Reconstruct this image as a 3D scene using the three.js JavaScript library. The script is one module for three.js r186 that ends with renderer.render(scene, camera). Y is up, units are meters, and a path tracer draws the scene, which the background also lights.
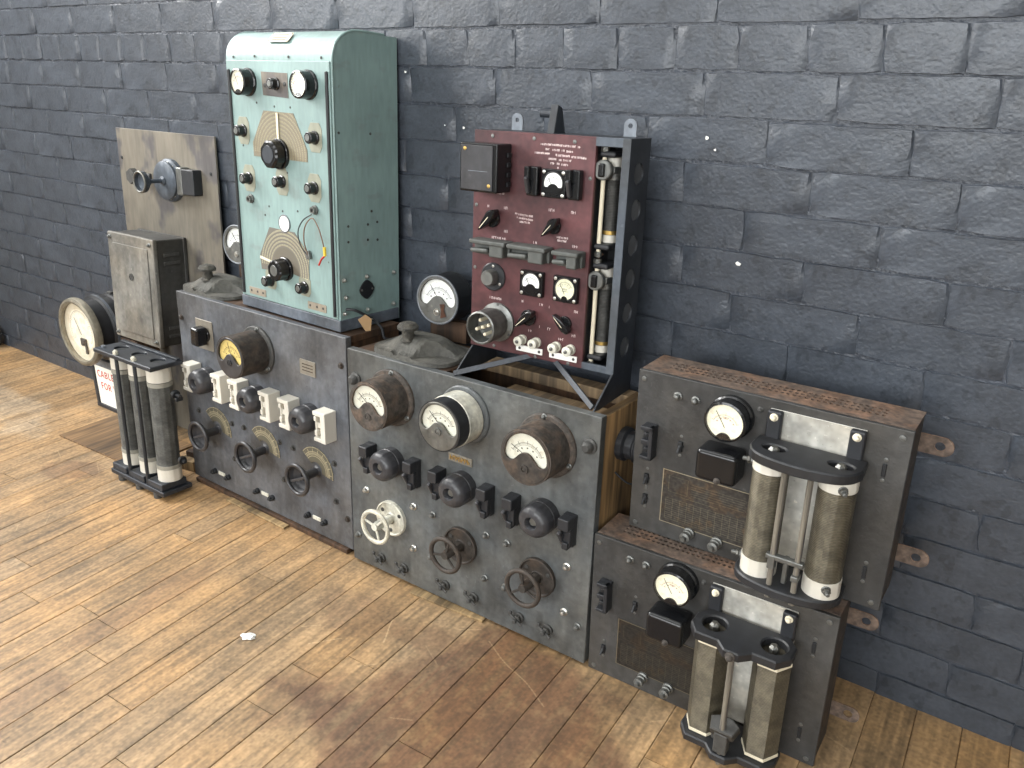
import * as THREE from 'three';
import { RoundedBoxGeometry } from 'three/addons/geometries/RoundedBoxGeometry.js';
import { RectAreaLightUniformsLib } from 'three/addons/lights/RectAreaLightUniformsLib.js';
import * as BGU from 'three/addons/utils/BufferGeometryUtils.js';

// ------------------------------------------------------------ camera, light, exposure
const D = Math.PI / 180;
const scene = new THREE.Scene();
const camera = new THREE.PerspectiveCamera(2 * Math.atan(384 / 828) / D, 1024 / 768, 0.05, 60);
camera.rotation.order = 'YXZ';
camera.position.set(0, 1.156, 1.4748);
camera.rotation.set(-21.48 * D, 35.394 * D, 0.5 * D);
scene.add(camera);
const renderer = new THREE.WebGLRenderer({ antialias: true });
renderer.toneMapping = THREE.LinearToneMapping;
renderer.toneMappingExposure = 1.0;
renderer.shadowMap.enabled = true;
RectAreaLightUniformsLib.init();
scene.background = new THREE.Color(0.8, 0.88, 1.0);
// daylight: [centre, width, height, facing (turn about y), colour, strength of the light, glow of the glass]
const WINDOWS = [
  { at: [-4.29, 2.75, 1.05], w: 1.5, h: 1.5, turn: [0, Math.PI / 2, 0], color: [1.0, 0.99, 0.97], power: 32, glow: 1.2 },
  { at: [0.2, 2.1, 5.49], w: 5.4, h: 2.0, turn: [0, Math.PI, 0], color: [0.96, 0.985, 1.0], power: 8.5, glow: 1.0 },
  { at: [-1.2, 3.61, 1.5], w: 3.6, h: 1.1, turn: [Math.PI / 2, 0, 0], color: [0.96, 0.985, 1.0], power: 3, glow: 1.0 },
  { at: [-4.29, 2.2, 3.1], w: 1.7, h: 2.2, turn: [0, Math.PI / 2, 0], color: [1.0, 0.99, 0.97], power: 9, glow: 1.0 },  // unseen second left window, added to put sheen on the brick wall
];
for (const s of WINDOWS) {
  const l = new THREE.RectAreaLight(new THREE.Color(...s.color), s.power, s.w, s.h);
  const dir = new THREE.Vector3(0, 0, 1).applyEuler(new THREE.Euler(...s.turn));
  l.position.set(...s.at).addScaledVector(dir, 0.03);
  l.lookAt(l.position.clone().add(dir));          // a RectAreaLight shines where it looks
  l.name = 'daylight'; scene.add(l);
}

// ------------------------------------------------------------ helpers
function rng(seed) { let a = seed >>> 0; return () => { a = (a + 0x6D2B79F5) >>> 0; let t = a; t = Math.imul(t ^ (t >>> 15), t | 1); t ^= t + Math.imul(t ^ (t >>> 7), t | 61); return ((t ^ (t >>> 14)) >>> 0) / 4294967296; }; }
const R0 = rng(11);
const rr = (a, b, r = R0) => a + (b - a) * r();
function hash(x, y, s) { let h = Math.imul(x, 374761393) ^ Math.imul(y, 668265263) ^ Math.imul(s, 974711); h = Math.imul(h ^ (h >>> 13), 1274126177); return ((h ^ (h >>> 16)) >>> 0) / 4294967296; }
function vn(x, y, px, py, s) {
  const xi = Math.floor(x), yi = Math.floor(y); let fx = x - xi, fy = y - yi; fx = fx * fx * (3 - 2 * fx); fy = fy * fy * (3 - 2 * fy);
  const m = (a, p) => ((a % p) + p) % p, x0 = m(xi, px), x1 = m(xi + 1, px), y0 = m(yi, py), y1 = m(yi + 1, py);
  const a = hash(x0, y0, s), b = hash(x1, y0, s), c = hash(x0, y1, s), d = hash(x1, y1, s);
  return a + (b - a) * fx + (c - a) * fy + (a - b - c + d) * fx * fy;
}
function fbm(u, v, fx, fy, oct, s) { let t = 0, a = 0.5, n = 0; for (let i = 0; i < oct; i++) { t += a * vn(u * fx, v * fy, fx, fy, s + i * 17); n += a; a *= 0.5; fx *= 2; fy *= 2; } return t / n; }
const clamp = (x, a = 0, b = 1) => Math.min(b, Math.max(a, x));
const sst = (a, b, x) => { const t = clamp((x - a) / (b - a)); return t * t * (3 - 2 * t); };
function dataTex(w, h, fn, srgb = true, tile = 1) {
  const d = new Uint8Array(w * h * 4);
  for (let y = 0; y < h; y++) for (let x = 0; x < w; x++) {
    const c = fn(x / w, y / h), i = (y * w + x) * 4;
    d[i] = clamp(c[0]) * 255; d[i + 1] = clamp(c[1]) * 255; d[i + 2] = clamp(c[2]) * 255; d[i + 3] = 255;
  }
  const t = new THREE.DataTexture(d, w, h); t.wrapS = t.wrapT = THREE.RepeatWrapping; t.magFilter = t.minFilter = THREE.LinearFilter;
  if (srgb) t.colorSpace = THREE.SRGBColorSpace;
  t.repeat.set(1 / tile, 1 / tile); t.needsUpdate = true; return t;
}
function canvasTex(w, h, draw) {
  const c = document.createElement('canvas'); c.width = w; c.height = h; draw(c.getContext('2d'), w, h);
  const t = new THREE.CanvasTexture(c); t.colorSpace = THREE.SRGBColorSpace; t.magFilter = THREE.LinearFilter; return t;
}
// --- surface maps (tiles in metres)
const grime = dataTex(512, 512, (u, v) => {                    // dusty, wiped, speckled dark paint
  let t = 0.80 + 0.42 * (fbm(u, v, 5, 5, 5, 3) - 0.5) * 1.2 + 0.18 * (fbm(u, v, 40, 6, 3, 8) - 0.5) + 0.16 * (fbm(u, v, 60, 60, 2, 5) - 0.5);
  const sp = vn(u * 128, v * 128, 128, 128, 77); if (sp > 0.93) t += (sp - 0.93) * 3.2; if (sp < 0.05) t -= (0.05 - sp) * 4;
  const w = fbm(u, v, 7, 7, 3, 41); return [t * (1.0 + 0.06 * (w - 0.5)), t, t * (1.0 - 0.08 * (w - 0.5))];
}, true, 0.55);
const rust = dataTex(512, 512, (u, v) => {
  const a = fbm(u, v, 9, 9, 5, 21), b = fbm(u, v, 34, 34, 3, 25), k = sst(0.4, 0.62, a * 0.8 + b * 0.2);
  const l = 0.8 + 0.5 * (b - 0.5) + 0.25 * (fbm(u, v, 90, 90, 2, 7) - 0.5);
  return [(0.45 + 0.05 * k) * l, (0.425 + 0.01 * k) * l, (0.405 - 0.02 * k) * l];
}, true, 0.4);
const grain = dataTex(512, 512, (u, v) => {                    // sawn softwood, grain along v
  const g = fbm(u, v, 48, 3, 4, 31), b = fbm(u, v, 5, 3, 3, 35), l = 0.72 + 0.55 * (g - 0.5) + 0.5 * (b - 0.5);
  return [l, l * 0.97, l * 0.93];
}, true, 0.4);
const tealMap = dataTex(512, 512, (u, v) => {
  const b = fbm(u, v, 4, 4, 4, 51), f = fbm(u, v, 70, 14, 3, 55), l = 0.9 + 0.16 * (b - 0.5) + 0.09 * (f - 0.5);
  const c = fbm(u, v, 26, 26, 4, 58), k = sst(0.84, 0.9, c) * 0.7, s = sst(0.6, 0.8, fbm(u, v, 11, 18, 4, 62)) * 0.05;
  return [l * (1 - 0.35 * k) * (1 - s * 0.4), l * (1 - 0.45 * k) * (1 - s), l * (1 - 0.5 * k) * (1 - s)];
}, true, 0.45);
const brassMap = dataTex(512, 512, (u, v) => {
  const b = fbm(u, v, 3, 3, 5, 71), f = fbm(u, v, 60, 8, 3, 75), s = sst(0.55, 0.72, fbm(u, v, 6, 5, 4, 79));
  const l = 0.78 + 0.42 * (b - 0.5) + 0.16 * (f - 0.5);
  return [l * (1 - 0.25 * s), l * (1 - 0.24 * s), l * (1 - 0.16 * s)];
}, true, 0.5);
const maroonMap = (u, v) => { const b = fbm(u, v, 6, 9, 5, 91), f = fbm(u, v, 50, 50, 2, 95), k = sst(0.5, 0.72, fbm(u, v, 5, 5, 4, 99)); return 0.85 + 0.5 * (b - 0.5) + 0.22 * (f - 0.5) + 0.12 * k; };
const windMap = dataTex(256, 256, (u, v) => {                   // turns of resistance wire, across v
  const s = 0.5 + 0.5 * Math.sin(v * Math.PI * 2 * 42), b = fbm(u, v, 6, 6, 4, 101), f = fbm(u, v, 30, 90, 2, 105);
  const l = 0.62 + 0.22 * s + 0.42 * (b - 0.5) + 0.2 * (f - 0.5); return [l, l * 0.98, l * 0.94];
}, true, 0.12);
const windBump = dataTex(64, 256, (u, v) => { const s = 0.5 + 0.5 * Math.sin(v * Math.PI * 2 * 42); return [s, s, s]; }, false, 0.12);
const paintBump = dataTex(512, 512, (u, v) => { const l = 0.55 * fbm(u, v, 12, 16, 5, 111) + 0.45 * fbm(u, v, 60, 70, 3, 117); return [l, l, l]; }, false, 0.33);
const paintMap = dataTex(512, 512, (u, v) => {
  const l = 0.86 + 0.22 * (fbm(u, v, 9, 12, 4, 121) - 0.5) + 0.12 * (fbm(u, v, 80, 80, 2, 127) - 0.5), d = sst(0.66, 0.72, fbm(u, v, 24, 24, 3, 131)) * 0.1;
  return [l - d, l - d, l - d];
}, true, 0.41);
const fineBump = dataTex(256, 256, (u, v) => { const l = fbm(u, v, 40, 40, 3, 141); return [l, l, l]; }, false, 0.15);

function M(color, rough = 0.6, metal = 0, o = {}) {
  const m = new THREE.MeshStandardMaterial({ color, roughness: rough, metalness: metal, ...o }); m.side = o.side ?? THREE.FrontSide; return m;
}
const mt = {
  paint: M(0x484e57, 0.38, 0, { map: paintMap, bumpMap: paintBump, bumpScale: 0.0012 }),
  mortar: M(0x434953, 0.45, 0, { map: paintMap, bumpMap: paintBump, bumpScale: 0.004 }),
  panelBlue: M(0x67696d, 0.5, 0, { map: grime, bumpMap: fineBump, bumpScale: 0.0004 }),
  panel: M(0x656766, 0.5, 0, { map: grime, bumpMap: fineBump, bumpScale: 0.0004 }),
  panelOld: M(0x4a4947, 0.5, 0, { map: grime, bumpMap: fineBump, bumpScale: 0.0004 }),
  black: M(0x2c2d30, 0.48, 0, { map: grime }),
  blackGloss: M(0x131416, 0.22),
  bakelite: M(0x434244, 0.38, 0, { map: grime }),
  iron: M(0x55534f, 0.62, 0.25, { map: grime, bumpMap: fineBump, bumpScale: 0.0008 }),
  ironDust: M(0x5d5a52, 0.78, 0, { map: grime, bumpMap: fineBump, bumpScale: 0.0012 }),
  steel: M(0x878c92, 0.5, 0.25, { map: grime }),
  frame: M(0x3c4046, 0.45, 0.2, { map: grime }),
  stile: M(0x5d646c, 0.5, 0.2, { map: grime }),
  dark: M(0x1d1f22, 0.55, 0.1),
  rust: M(0xc6c2bd, 0.75, 0.1, { map: rust, bumpMap: fineBump, bumpScale: 0.0006 }),
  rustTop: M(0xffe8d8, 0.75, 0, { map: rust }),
  woodTanLifted: M(0xb8986c, 0.75, 0, { map: grain }),  // tan wood lightened in colour to make up for the unlit case side
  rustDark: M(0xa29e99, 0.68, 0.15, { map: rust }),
  wood: M(0x8f7c62, 0.72, 0, { map: grain }),
  woodDark: M(0x5a4330, 0.75, 0, { map: grain }),
  woodPale: M(0xb39b73, 0.75, 0, { map: grain }),
  ply: M(0x927655, 0.6, 0, { map: grain }),
  teal: M(0x8ca5a2, 0.42, 0, { map: tealMap }),
  plinth: M(0x6d737b, 0.5, 0, { map: grime }),
  brass: M(0x857e71, 0.6, 0.05, { map: brassMap }),
  brassBright: M(0xb99b5a, 0.35, 0.85),
  chrome: M(0xc4c3bd, 0.28, 0.9),
  steelDull: M(0x8b8a84, 0.45, 0.75, { map: grime }),
  ceramic: M(0xcac6bb, 0.35),
  ceramicOld: M(0xd8d2bd, 0.45, 0, { map: grime.clone() }),
  cream: M(0xd9d0b8, 0.5),
  white: M(0xe9e8e3, 0.6),
  asbestos: M(0xe8e3d6, 0.8, 0, { map: grime }),
  winding: M(0x5b5d5e, 0.5, 0.25, { map: windMap, bumpMap: windBump, bumpScale: 0.0008 }),
  windingPale: M(0x7f7a6c, 0.45, 0.35, { map: windMap, bumpMap: windBump, bumpScale: 0.0008 }),
  windingDark: M(0x767a7c, 0.5, 0.25, { map: windMap, bumpMap: windBump, bumpScale: 0.0008 }),
  red: M(0xb02a22, 0.5), yellow: M(0xd6b838, 0.45), copperWire: M(0x6a5040, 0.5), rubber: M(0x2b2d30, 0.6),
  tag: M(0xb9976f, 0.8), glass: new THREE.MeshPhysicalMaterial({ color: 0xffffff, roughness: 0.04, transmission: 1, thickness: 0, ior: 1.45 }),
};
mt.ceramicOld.map.repeat.set(3, 3); mt.ceramicOld.color.set(0xf0ead6);

// --- geometry
function muv(g) {                                             // uv in metres from the dominant axis
  if (g.index) g = g.toNonIndexed();
  const p = g.attributes.position, n = g.attributes.normal, uv = new Float32Array(p.count * 2);
  for (let i = 0; i < p.count; i += 3) {
    let ax = 0, ay = 0, az = 0; for (let k = 0; k < 3; k++) { ax += Math.abs(n.getX(i + k)); ay += Math.abs(n.getY(i + k)); az += Math.abs(n.getZ(i + k)); }
    for (let k = 0; k < 3; k++) {
      const x = p.getX(i + k), y = p.getY(i + k), z = p.getZ(i + k);
      const [a, b] = ax > ay && ax > az ? [z, y] : ay > az ? [x, z] : [x, y]; uv[(i + k) * 2] = a; uv[(i + k) * 2 + 1] = b;
    }
  }
  g.setAttribute('uv', new THREE.BufferAttribute(uv, 2)); return g;
}
function box(w, h, d, r = 0.002) { return muv(r > 0 ? new RoundedBoxGeometry(w, h, d, 2, Math.min(r, w / 2.02, h / 2.02, d / 2.02)) : new THREE.BoxGeometry(w, h, d)); }
function boxAt(x0, x1, y0, y1, z0, z1, r = 0.002) { return box(x1 - x0, y1 - y0, z1 - z0, r).translate((x0 + x1) / 2, (y0 + y1) / 2, (z0 + z1) / 2); }
function latheZ(pts, seg = 28) {                              // pts: [radius, z], turned about z
  const g = new THREE.LatheGeometry(pts.map(([r, z]) => new THREE.Vector2(Math.max(r, 1e-5), z)), seg); g.rotateX(Math.PI / 2);
  const ng = BGU.toCreasedNormals(g, 0.6); return muv(ng);
}
function cylZ(r, z0, z1, seg = 20, bevel = 0.0012) { const b = Math.min(bevel, r * 0.4, (z1 - z0) * 0.4); return latheZ([[0, z0], [r, z0], [r, z1 - b], [r - b, z1], [0, z1]], seg); }
function latheY(pts, seg = 28) { const g = new THREE.LatheGeometry(pts.map(([r, y]) => new THREE.Vector2(Math.max(r, 1e-5), y)), seg); return BGU.toCreasedNormals(g, 0.6); }
function cylUV(g, turns = 0.2) { const p = g.attributes.position; const uv = g.attributes.uv; for (let i = 0; i < p.count; i++) uv.setXY(i, uv.getX(i) * turns, p.getY(i)); return g; }
function prism(shape, z0, z1, bevel = 0.0015, cs = 18) {
  const g = new THREE.ExtrudeGeometry(shape, { depth: z1 - z0 - 2 * bevel, bevelEnabled: bevel > 0, bevelSize: bevel, bevelThickness: bevel, bevelSegments: 1, bevelOffset: -bevel, curveSegments: cs });
  g.translate(0, 0, z0 + bevel); return g;
}
function poly(pts) { return new THREE.Shape(pts.map(p => new THREE.Vector2(p[0], p[1]))); }
function circ(x, y, r, holes) { const s = new THREE.Shape(); s.absarc(x, y, r, 0, Math.PI * 2); return s; }
function holeAt(x, y, r) { const p = new THREE.Path(); p.absarc(x, y, r, 0, Math.PI * 2, true); return p; }
function rrect(x0, x1, y0, y1, r) { const s = new THREE.Shape(); s.moveTo(x0 + r, y0); s.lineTo(x1 - r, y0); s.absarc(x1 - r, y0 + r, r, -Math.PI / 2, 0); s.lineTo(x1, y1 - r); s.absarc(x1 - r, y1 - r, r, 0, Math.PI / 2); s.lineTo(x0 + r, y1); s.absarc(x0 + r, y1 - r, r, Math.PI / 2, Math.PI); s.lineTo(x0, y0 + r); s.absarc(x0 + r, y0 + r, r, Math.PI, Math.PI * 1.5); return s; }
function tube(pts, r, seg = 24, rs = 8) { return new THREE.TubeGeometry(new THREE.CatmullRomCurve3(pts.map(p => new THREE.Vector3(...p))), seg, r, rs); }
function bar(a, b, w, t) {                                    // flat bar from a to b
  const A = new THREE.Vector3(...a), B = new THREE.Vector3(...b), g = box(w, A.distanceTo(B), t, 0.001), m = new THREE.Matrix4();
  const y = B.clone().sub(A).normalize(), x = new THREE.Vector3().crossVectors(y, new THREE.Vector3(0, 0.3, 1)).normalize(), z = new THREE.Vector3().crossVectors(x, y);
  m.makeBasis(x, y, z).setPosition(A.add(B).multiplyScalar(0.5)); g.applyMatrix4(m); return g;
}
function merge(list) {
  const L = list.map(g => { let k = g.index ? g.toNonIndexed() : g.clone(); for (const n of Object.keys(k.attributes)) if (!['position', 'normal', 'uv'].includes(n)) k.deleteAttribute(n); return k; });
  return BGU.mergeGeometries(L);
}
const at = (g, x, y, z) => g.clone().translate(x, y, z);
// --- objects
const taken = {};
function numbered(n) { const k = taken[n] = (taken[n] ?? -1) + 1; return k ? `${n}_${String(k).padStart(3, '0')}` : n; }
function thing(name, label, category, pos = [0, 0, 0], yaw = 0, lean = 0, group) {
  const o = new THREE.Group(); o.name = numbered(name); o.position.set(...pos); o.rotation.order = 'YXZ'; o.rotation.set(-lean * D, yaw * D, 0);
  o.userData = { label, category }; if (group) o.userData.group = group; scene.add(o); return o;
}
function mesh(name, g, m) { const o = new THREE.Mesh(g, m); o.name = name; o.castShadow = o.receiveShadow = true; return o; }
function part(parent, name, g, m, x = 0, y = 0, z = 0, rx = 0, ry = 0, rz = 0, label) { const o = mesh(name, g, m); o.position.set(x, y, z); o.rotation.set(rx, ry, rz); if (label) o.userData.label = label; parent.add(o); return o; }
function struct(name, g, m) { const o = g ? mesh(name, g, m) : new THREE.Group(); o.name = name; o.userData.kind = 'structure'; scene.add(o); return o; }

// ------------------------------------------------------------ floor
const PX0 = -4.163, PX1 = 0.541, PZ0 = -0.28, PZ1 = 1.5, SKEW = 2.97 * D;   // the boards run a little askew to the wall

const floorObj = struct('floor');
part(floorObj, 'subfloor', boxAt(-5.2, 3.2, -0.2, -0.006, -0.2, 5.7, 0), M(0x6d5234, 0.6, 0, { map: grain }));
const planks = [];
{
  const r = rng(5), known = { '-7': [0.56, 0.68], '-6': [0.48], '-3': [0.6], '-15': [0.374], '-13': [0.691], '-12': [0.765] };
  for (let k = -45; k < 15; k++) {
    let cuts = known[k]; if (!cuts) { cuts = []; let z = rr(0.15, 1.3, r); while (z < 1.4) { cuts.push(z); z += rr(0.7, 1.3, r); } }
    const e = [PZ0, ...cuts, PZ1]; for (let i = 0; i + 1 < e.length; i++) planks.push({ k, x0: -0.6352 + 0.0784 * k, z0: e[i], z1: e[i + 1], tone: rr(0, 1, r), warm: rr(0, 1, r), off: rr(0, 40, r) });
  }
}
const floorMap = (() => {                                      // wear, grain and stains of the boards, laid out in metres of floor
  const W = 2048, H = 1024, by = {}; for (const p of planks) (by[p.k] ??= []).push(p);
  const scr = []; const r = rng(77); for (let i = 0; i < 90; i++) scr.push([rr(-3.2, 0.1, r), rr(0.1, 1.2, r), rr(0, Math.PI, r), rr(0.006, 0.035, r), rr(0.08, 0.25, r)]);
  scr.push([-0.79, 0.33, 0.45, 0.11, 0.3], [-1.09, 0.37, 1.2, 0.04, 0.4], [-1.18, 0.47, 2.4, 0.035, 0.4]);
  const t = dataTex(W, H, (u, v) => {
    const x = PX0 + u * (PX1 - PX0), z = PZ0 + v * (PZ1 - PZ0), k = Math.floor((x + 0.6352) / 0.0784), list = by[k] || [];
    let p = list[0]; for (const q of list) if (z >= q.z0) p = q; if (!p) p = { tone: 0.5, warm: 0.5, off: 0, x0: x };
    const g1 = fbm(u + p.off * 0.013, v + p.off * 0.17, 700, 12, 3, 201), g2 = fbm(u + p.off * 0.1, v + p.off * 0.3, 300, 40, 4, 207), g3 = fbm(u, v, 34, 16, 6, 211), fine = fbm(u, v, 900, 300, 2, 219);
    let l = 0.86 + 0.09 * (p.tone - 0.5) + 0.4 * (g1 - 0.5) + 0.2 * (g2 - 0.5) + 0.32 * (g3 - 0.5) + 0.3 * (fine - 0.5), w = 0.5 + 0.5 * (p.warm - 0.5) + 0.7 * (g3 - 0.5);
    // walked-in grime: dark patch in front of the panels, smaller ones elsewhere
    const n = fbm(u, v, 30, 14, 5, 223) - 0.5, el = (cx, cz, rx, rz) => Math.hypot((x - cx) / rx, (z - cz) / rz) + n * 1.5;
    let s = Math.max(0.9 * (1 - sst(0.75, 1.2, el(-0.8, 0.5, 0.3, 0.26))), 0.5 * (1 - sst(0.7, 1.1, el(-0.98, 0.35, 0.16, 0.08))), 0.55 * (1 - sst(0.6, 1.1, el(-0.67, 0.39, 0.12, 0.14))), 0.5 * (1 - sst(0.7, 1.1, el(-2.36, 0.31, 0.09, 0.06))), 0.35 * (1 - sst(0.6, 1.2, el(-1.61, 0.63, 0.05, 0.2))), 0.4 * (1 - sst(0.7, 1.1, el(-1.54, 0.92, 0.05, 0.1))), 0.35 * (1 - sst(0.7, 1.1, el(-1.1, 0.66, 0.06, 0.06))), 0.3 * (1 - sst(0.7, 1.1, el(-1.16, 0.36, 0.14, 0.08))));
    s *= sst(0.25, 0.6, 0.55 * g1 + 0.45 * fbm(u, v, 150, 60, 4, 251)) * 0.75 + 0.3;
    const pale = 0.5 * (1 - sst(0.5, 1.0, el(-3.2, 0.22, 0.5, 0.16)));
    const pit = vn(u * 480, v * 160, 480, 160, 231) > 0.975 ? 0.3 * fbm(u, v, 9, 5, 2, 239) : 0;
    let c = [0.655 * l, (0.555 - 0.045 * w) * l, (0.43 - 0.095 * w) * l];
    c = c.map((q, i) => q * (1 - s) + s * q * [0.66, 0.6, 0.6][i]); c = c.map((q, i) => (q + (([0.74, 0.68, 0.6][i] * l) - q) * pale) * (1 - pit));
    for (const [cx, cz, a, L, st] of scr) { const dx = x - cx, dz = z - cz; if (dx * dx + dz * dz > L * L) continue; const al = dx * Math.cos(a) + dz * Math.sin(a), ac = -dx * Math.sin(a) + dz * Math.cos(a) + 0.003 * Math.sin(al * 40); if (Math.abs(al) < L && Math.abs(ac) < 0.0011) c = c.map((q, i) => q + ([0.93, 0.83, 0.66][i] - q) * st); }
    return c;
  }, true, 1);
  t.repeat.set(1, 1); t.wrapS = t.wrapT = THREE.ClampToEdgeWrapping; return t;
})();
mt.floor = M(0xffffff, 0.58, 0, { map: floorMap, bumpMap: fineBump, bumpScale: 0.0003 });
for (const p of planks) {
  const w = 0.0775, L = p.z1 - p.z0 - 0.0015, c = 0.0012, y = hash(p.k, Math.round(p.z0 * 100), 3) * -0.0005;
  const s = poly([[0, -0.02], [w, -0.02], [w, -c], [w - c, 0], [c, 0], [0, -c]]);
  let g = new THREE.ExtrudeGeometry(s, { depth: L, bevelEnabled: false }); g.translate(p.x0, y, p.z0);
  const q = g.attributes.position, uv = g.attributes.uv; for (let i = 0; i < q.count; i++) uv.setXY(i, (q.getX(i) - PX0) / (PX1 - PX0), (q.getZ(i) - PZ0) / (PZ1 - PZ0));
  part(floorObj, 'plank', g, mt.floor, 0, 0, 0, 0, SKEW, 0);
}

// ------------------------------------------------------------ brick wall
const wallBack = struct('wall_back');
{
  const CH = 0.0776, r = rng(9), HX = 0.1125, SX = 0.2275;
  const variants = {};
  function brickGeo(L, kind, v) {
    const key = kind + v; if (variants[key]) return variants[key];
    const q = rng((kind === 'h' ? 500 : 100) + v * 7 + 3), nx = kind === 'h' ? 5 : 8, ny = 3, H = CH - 0.0062, W = L - 0.0072, pos = [], idx = [];
    const P = (x, y, z) => { pos.push(x, y, z); return pos.length / 3 - 1; }, f = [];
    for (let j = 0; j <= ny; j++) { f.push([]); for (let i = 0; i <= nx; i++) { const ex = i === 0 ? 1 : i === nx ? -1 : 0, ey = j === 0 ? 1 : j === ny ? -1 : 0, c = ex && ey; f[j].push(P(-W / 2 + W * i / nx + (c ? ex * 0.0015 : 0) + (q() - 0.5) * 0.005, -H / 2 + H * j / ny + (c ? ey * 0.0015 : 0) + (q() - 0.5) * 0.0026, (c ? -0.0006 : 0) + (q() - 0.5) * 0.0014)); } }
    for (let j = 0; j < ny; j++) for (let i = 0; i < nx; i++) { const a = f[j][i], b = f[j][i + 1], c = f[j + 1][i + 1], d = f[j + 1][i]; idx.push(a, b, c, a, c, d); }
    const ring = []; for (let i = 0; i < nx; i++) ring.push([f[0][i], 0, -1]); for (let j = 0; j < ny; j++) ring.push([f[j][nx], 1, 0]); for (let i = nx; i > 0; i--) ring.push([f[ny][i], 0, 1]); for (let j = ny; j > 0; j--) ring.push([f[j][0], -1, 0]);
    // ends run out softly into the paint-filled upright joint, beds drop sharply
    const back = ring.map(([k, sx, sy]) => { const x = pos[k * 3], y = pos[k * 3 + 1]; return sx ? P(sx * (L / 2 + 0.0006), y * 1.03, -0.0031) : P(Math.abs(x) > W / 2 - 0.006 ? Math.sign(x) * L / 2 : x, y + sy * 0.0016, -0.011); });
    for (let i = 0; i < ring.length; i++) { const n = (i + 1) % ring.length; idx.push(ring[i][0], back[i], back[n], ring[i][0], back[n], ring[n][0]); }
    let g = new THREE.BufferGeometry(); g.setAttribute('position', new THREE.Float32BufferAttribute(pos, 3)); g.setIndex(idx); g = BGU.toCreasedNormals(g, 0.8);
    const uv = [], ou = q() * 3, ov = q() * 3, pp = g.attributes.position; for (let i = 0; i < pp.count; i++) uv.push(pp.getX(i) + ou, pp.getY(i) + ov + pp.getZ(i)); g.setAttribute('uv', new THREE.Float32BufferAttribute(uv, 2));
    return variants[key] = g;
  }
  const rest = [];
  part(wallBack, 'mortar', boxAt(-5.2, 3.2, -0.2, 3.6, -0.25, -0.0034, 0), mt.mortar);
  for (let c = 0; c < 21; c++) {
    const head = c === 15 || c === 5, L = head ? HX + 0.006 : SX + 0.006, kind = head ? 'h' : 's';
    for (let x = -4.4 + (c % 2 ? 0.117 : 0) + (head ? 0.03 : 0) + hash(c, 1, 5) * 0.05; x < 1.0; x += L) {
      const y = (c + 0.15) * CH + rr(-0.0012, 0.0012, r), g = brickGeo(L, kind, Math.floor(r() * (head ? 5 : 9))), z = rr(-0.0016, 0.0022, r), t = rr(-0.008, 0.008, r), cx = x + L / 2;
      const seen = y < 1.4 && cx < 0.25 && cx > -3.75 + y * 0.6;
      if (seen) { const b = part(wallBack, 'brick', g, mt.paint, cx, y, z); b.rotation.z = t; } else if (cx > -4.3) rest.push(g.clone().rotateZ(t).translate(cx, y, z));
    }
  }
  const o = part(wallBack, 'brickwork', BGU.mergeGeometries(rest), mt.paint); o.userData.kind = 'stuff';
  // chips where the paint is knocked off and white shows
  const chip = (x, y, s, q) => part(wallBack, 'paint_chip', new THREE.ShapeGeometry(poly([0, 1, 2, 3, 4, 5].map(i => { const a = i * 1.047, d = s * (0.55 + 0.6 * hash(i, q, 9)); return [Math.cos(a) * d, Math.sin(a) * d * 0.8]; }))), mt.white, x, y, 0.0042);
  [[-1.345, 1.126, 0.004], [-1.18, 1.014, 0.0045], [-1.233, 1.017, 0.002], [-1.39, 0.753, 0.003], [-0.534, 0.806, 0.0055], [-0.617, 1.024, 0.005], [-0.6, 1.005, 0.003]].forEach(([x, y, s], i) => chip(x, y, s, i));
}
// ------------------------------------------------------------ rest of the room, out of frame
const plaster = M(0xb9b6ae, 0.85, 0, { map: paintMap });
function wallWithHoles(name, w, h, holes, pos, turn) {
  const s = poly([[-w / 2, 0], [w / 2, 0], [w / 2, h], [-w / 2, h]]); for (const [hx0, hx1, hy0, hy1] of holes) s.holes.push(new THREE.Path([[hx0, hy0], [hx0, hy1], [hx1, hy1], [hx1, hy0]].map(a => new THREE.Vector2(...a))));
  const o = struct(name, prism(s, -0.2, 0, 0), plaster); o.position.set(...pos); o.rotation.y = turn; return o;
}
wallWithHoles('wall_left', 6.2, 3.6, [0, 3].map(i => { const s = WINDOWS[i], c = 2.6 - s.at[2]; return [c - s.w / 2, c + s.w / 2, s.at[1] - s.h / 2, s.at[1] + s.h / 2]; }), [-4.3, 0, 2.6], Math.PI / 2);
{ const s = WINDOWS[1], c = -1.0 - s.at[0]; wallWithHoles('wall_front', 8.4, 3.6, [[c - s.w / 2, c + s.w / 2, s.at[1] - s.h / 2, s.at[1] + s.h / 2]], [-1.0, 0, 5.5], Math.PI); }
struct('wall_right', boxAt(3, 3.2, 0, 3.6, -0.2, 5.7, 0), plaster);
{ const s = WINDOWS[2], c = poly([[-5.2, -5.7], [3.2, -5.7], [3.2, 0.2], [-5.2, 0.2]]), x0 = s.at[0] - s.w / 2, x1 = s.at[0] + s.w / 2, y0 = -s.at[2] - s.h / 2, y1 = -s.at[2] + s.h / 2;
  c.holes.push(new THREE.Path([[x0, y0], [x0, y1], [x1, y1], [x1, y0]].map(a => new THREE.Vector2(...a)))); const o = struct('ceiling', prism(c, 0, 0.2, 0), plaster); o.rotation.x = -Math.PI / 2; o.position.y = 3.6; }
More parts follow.
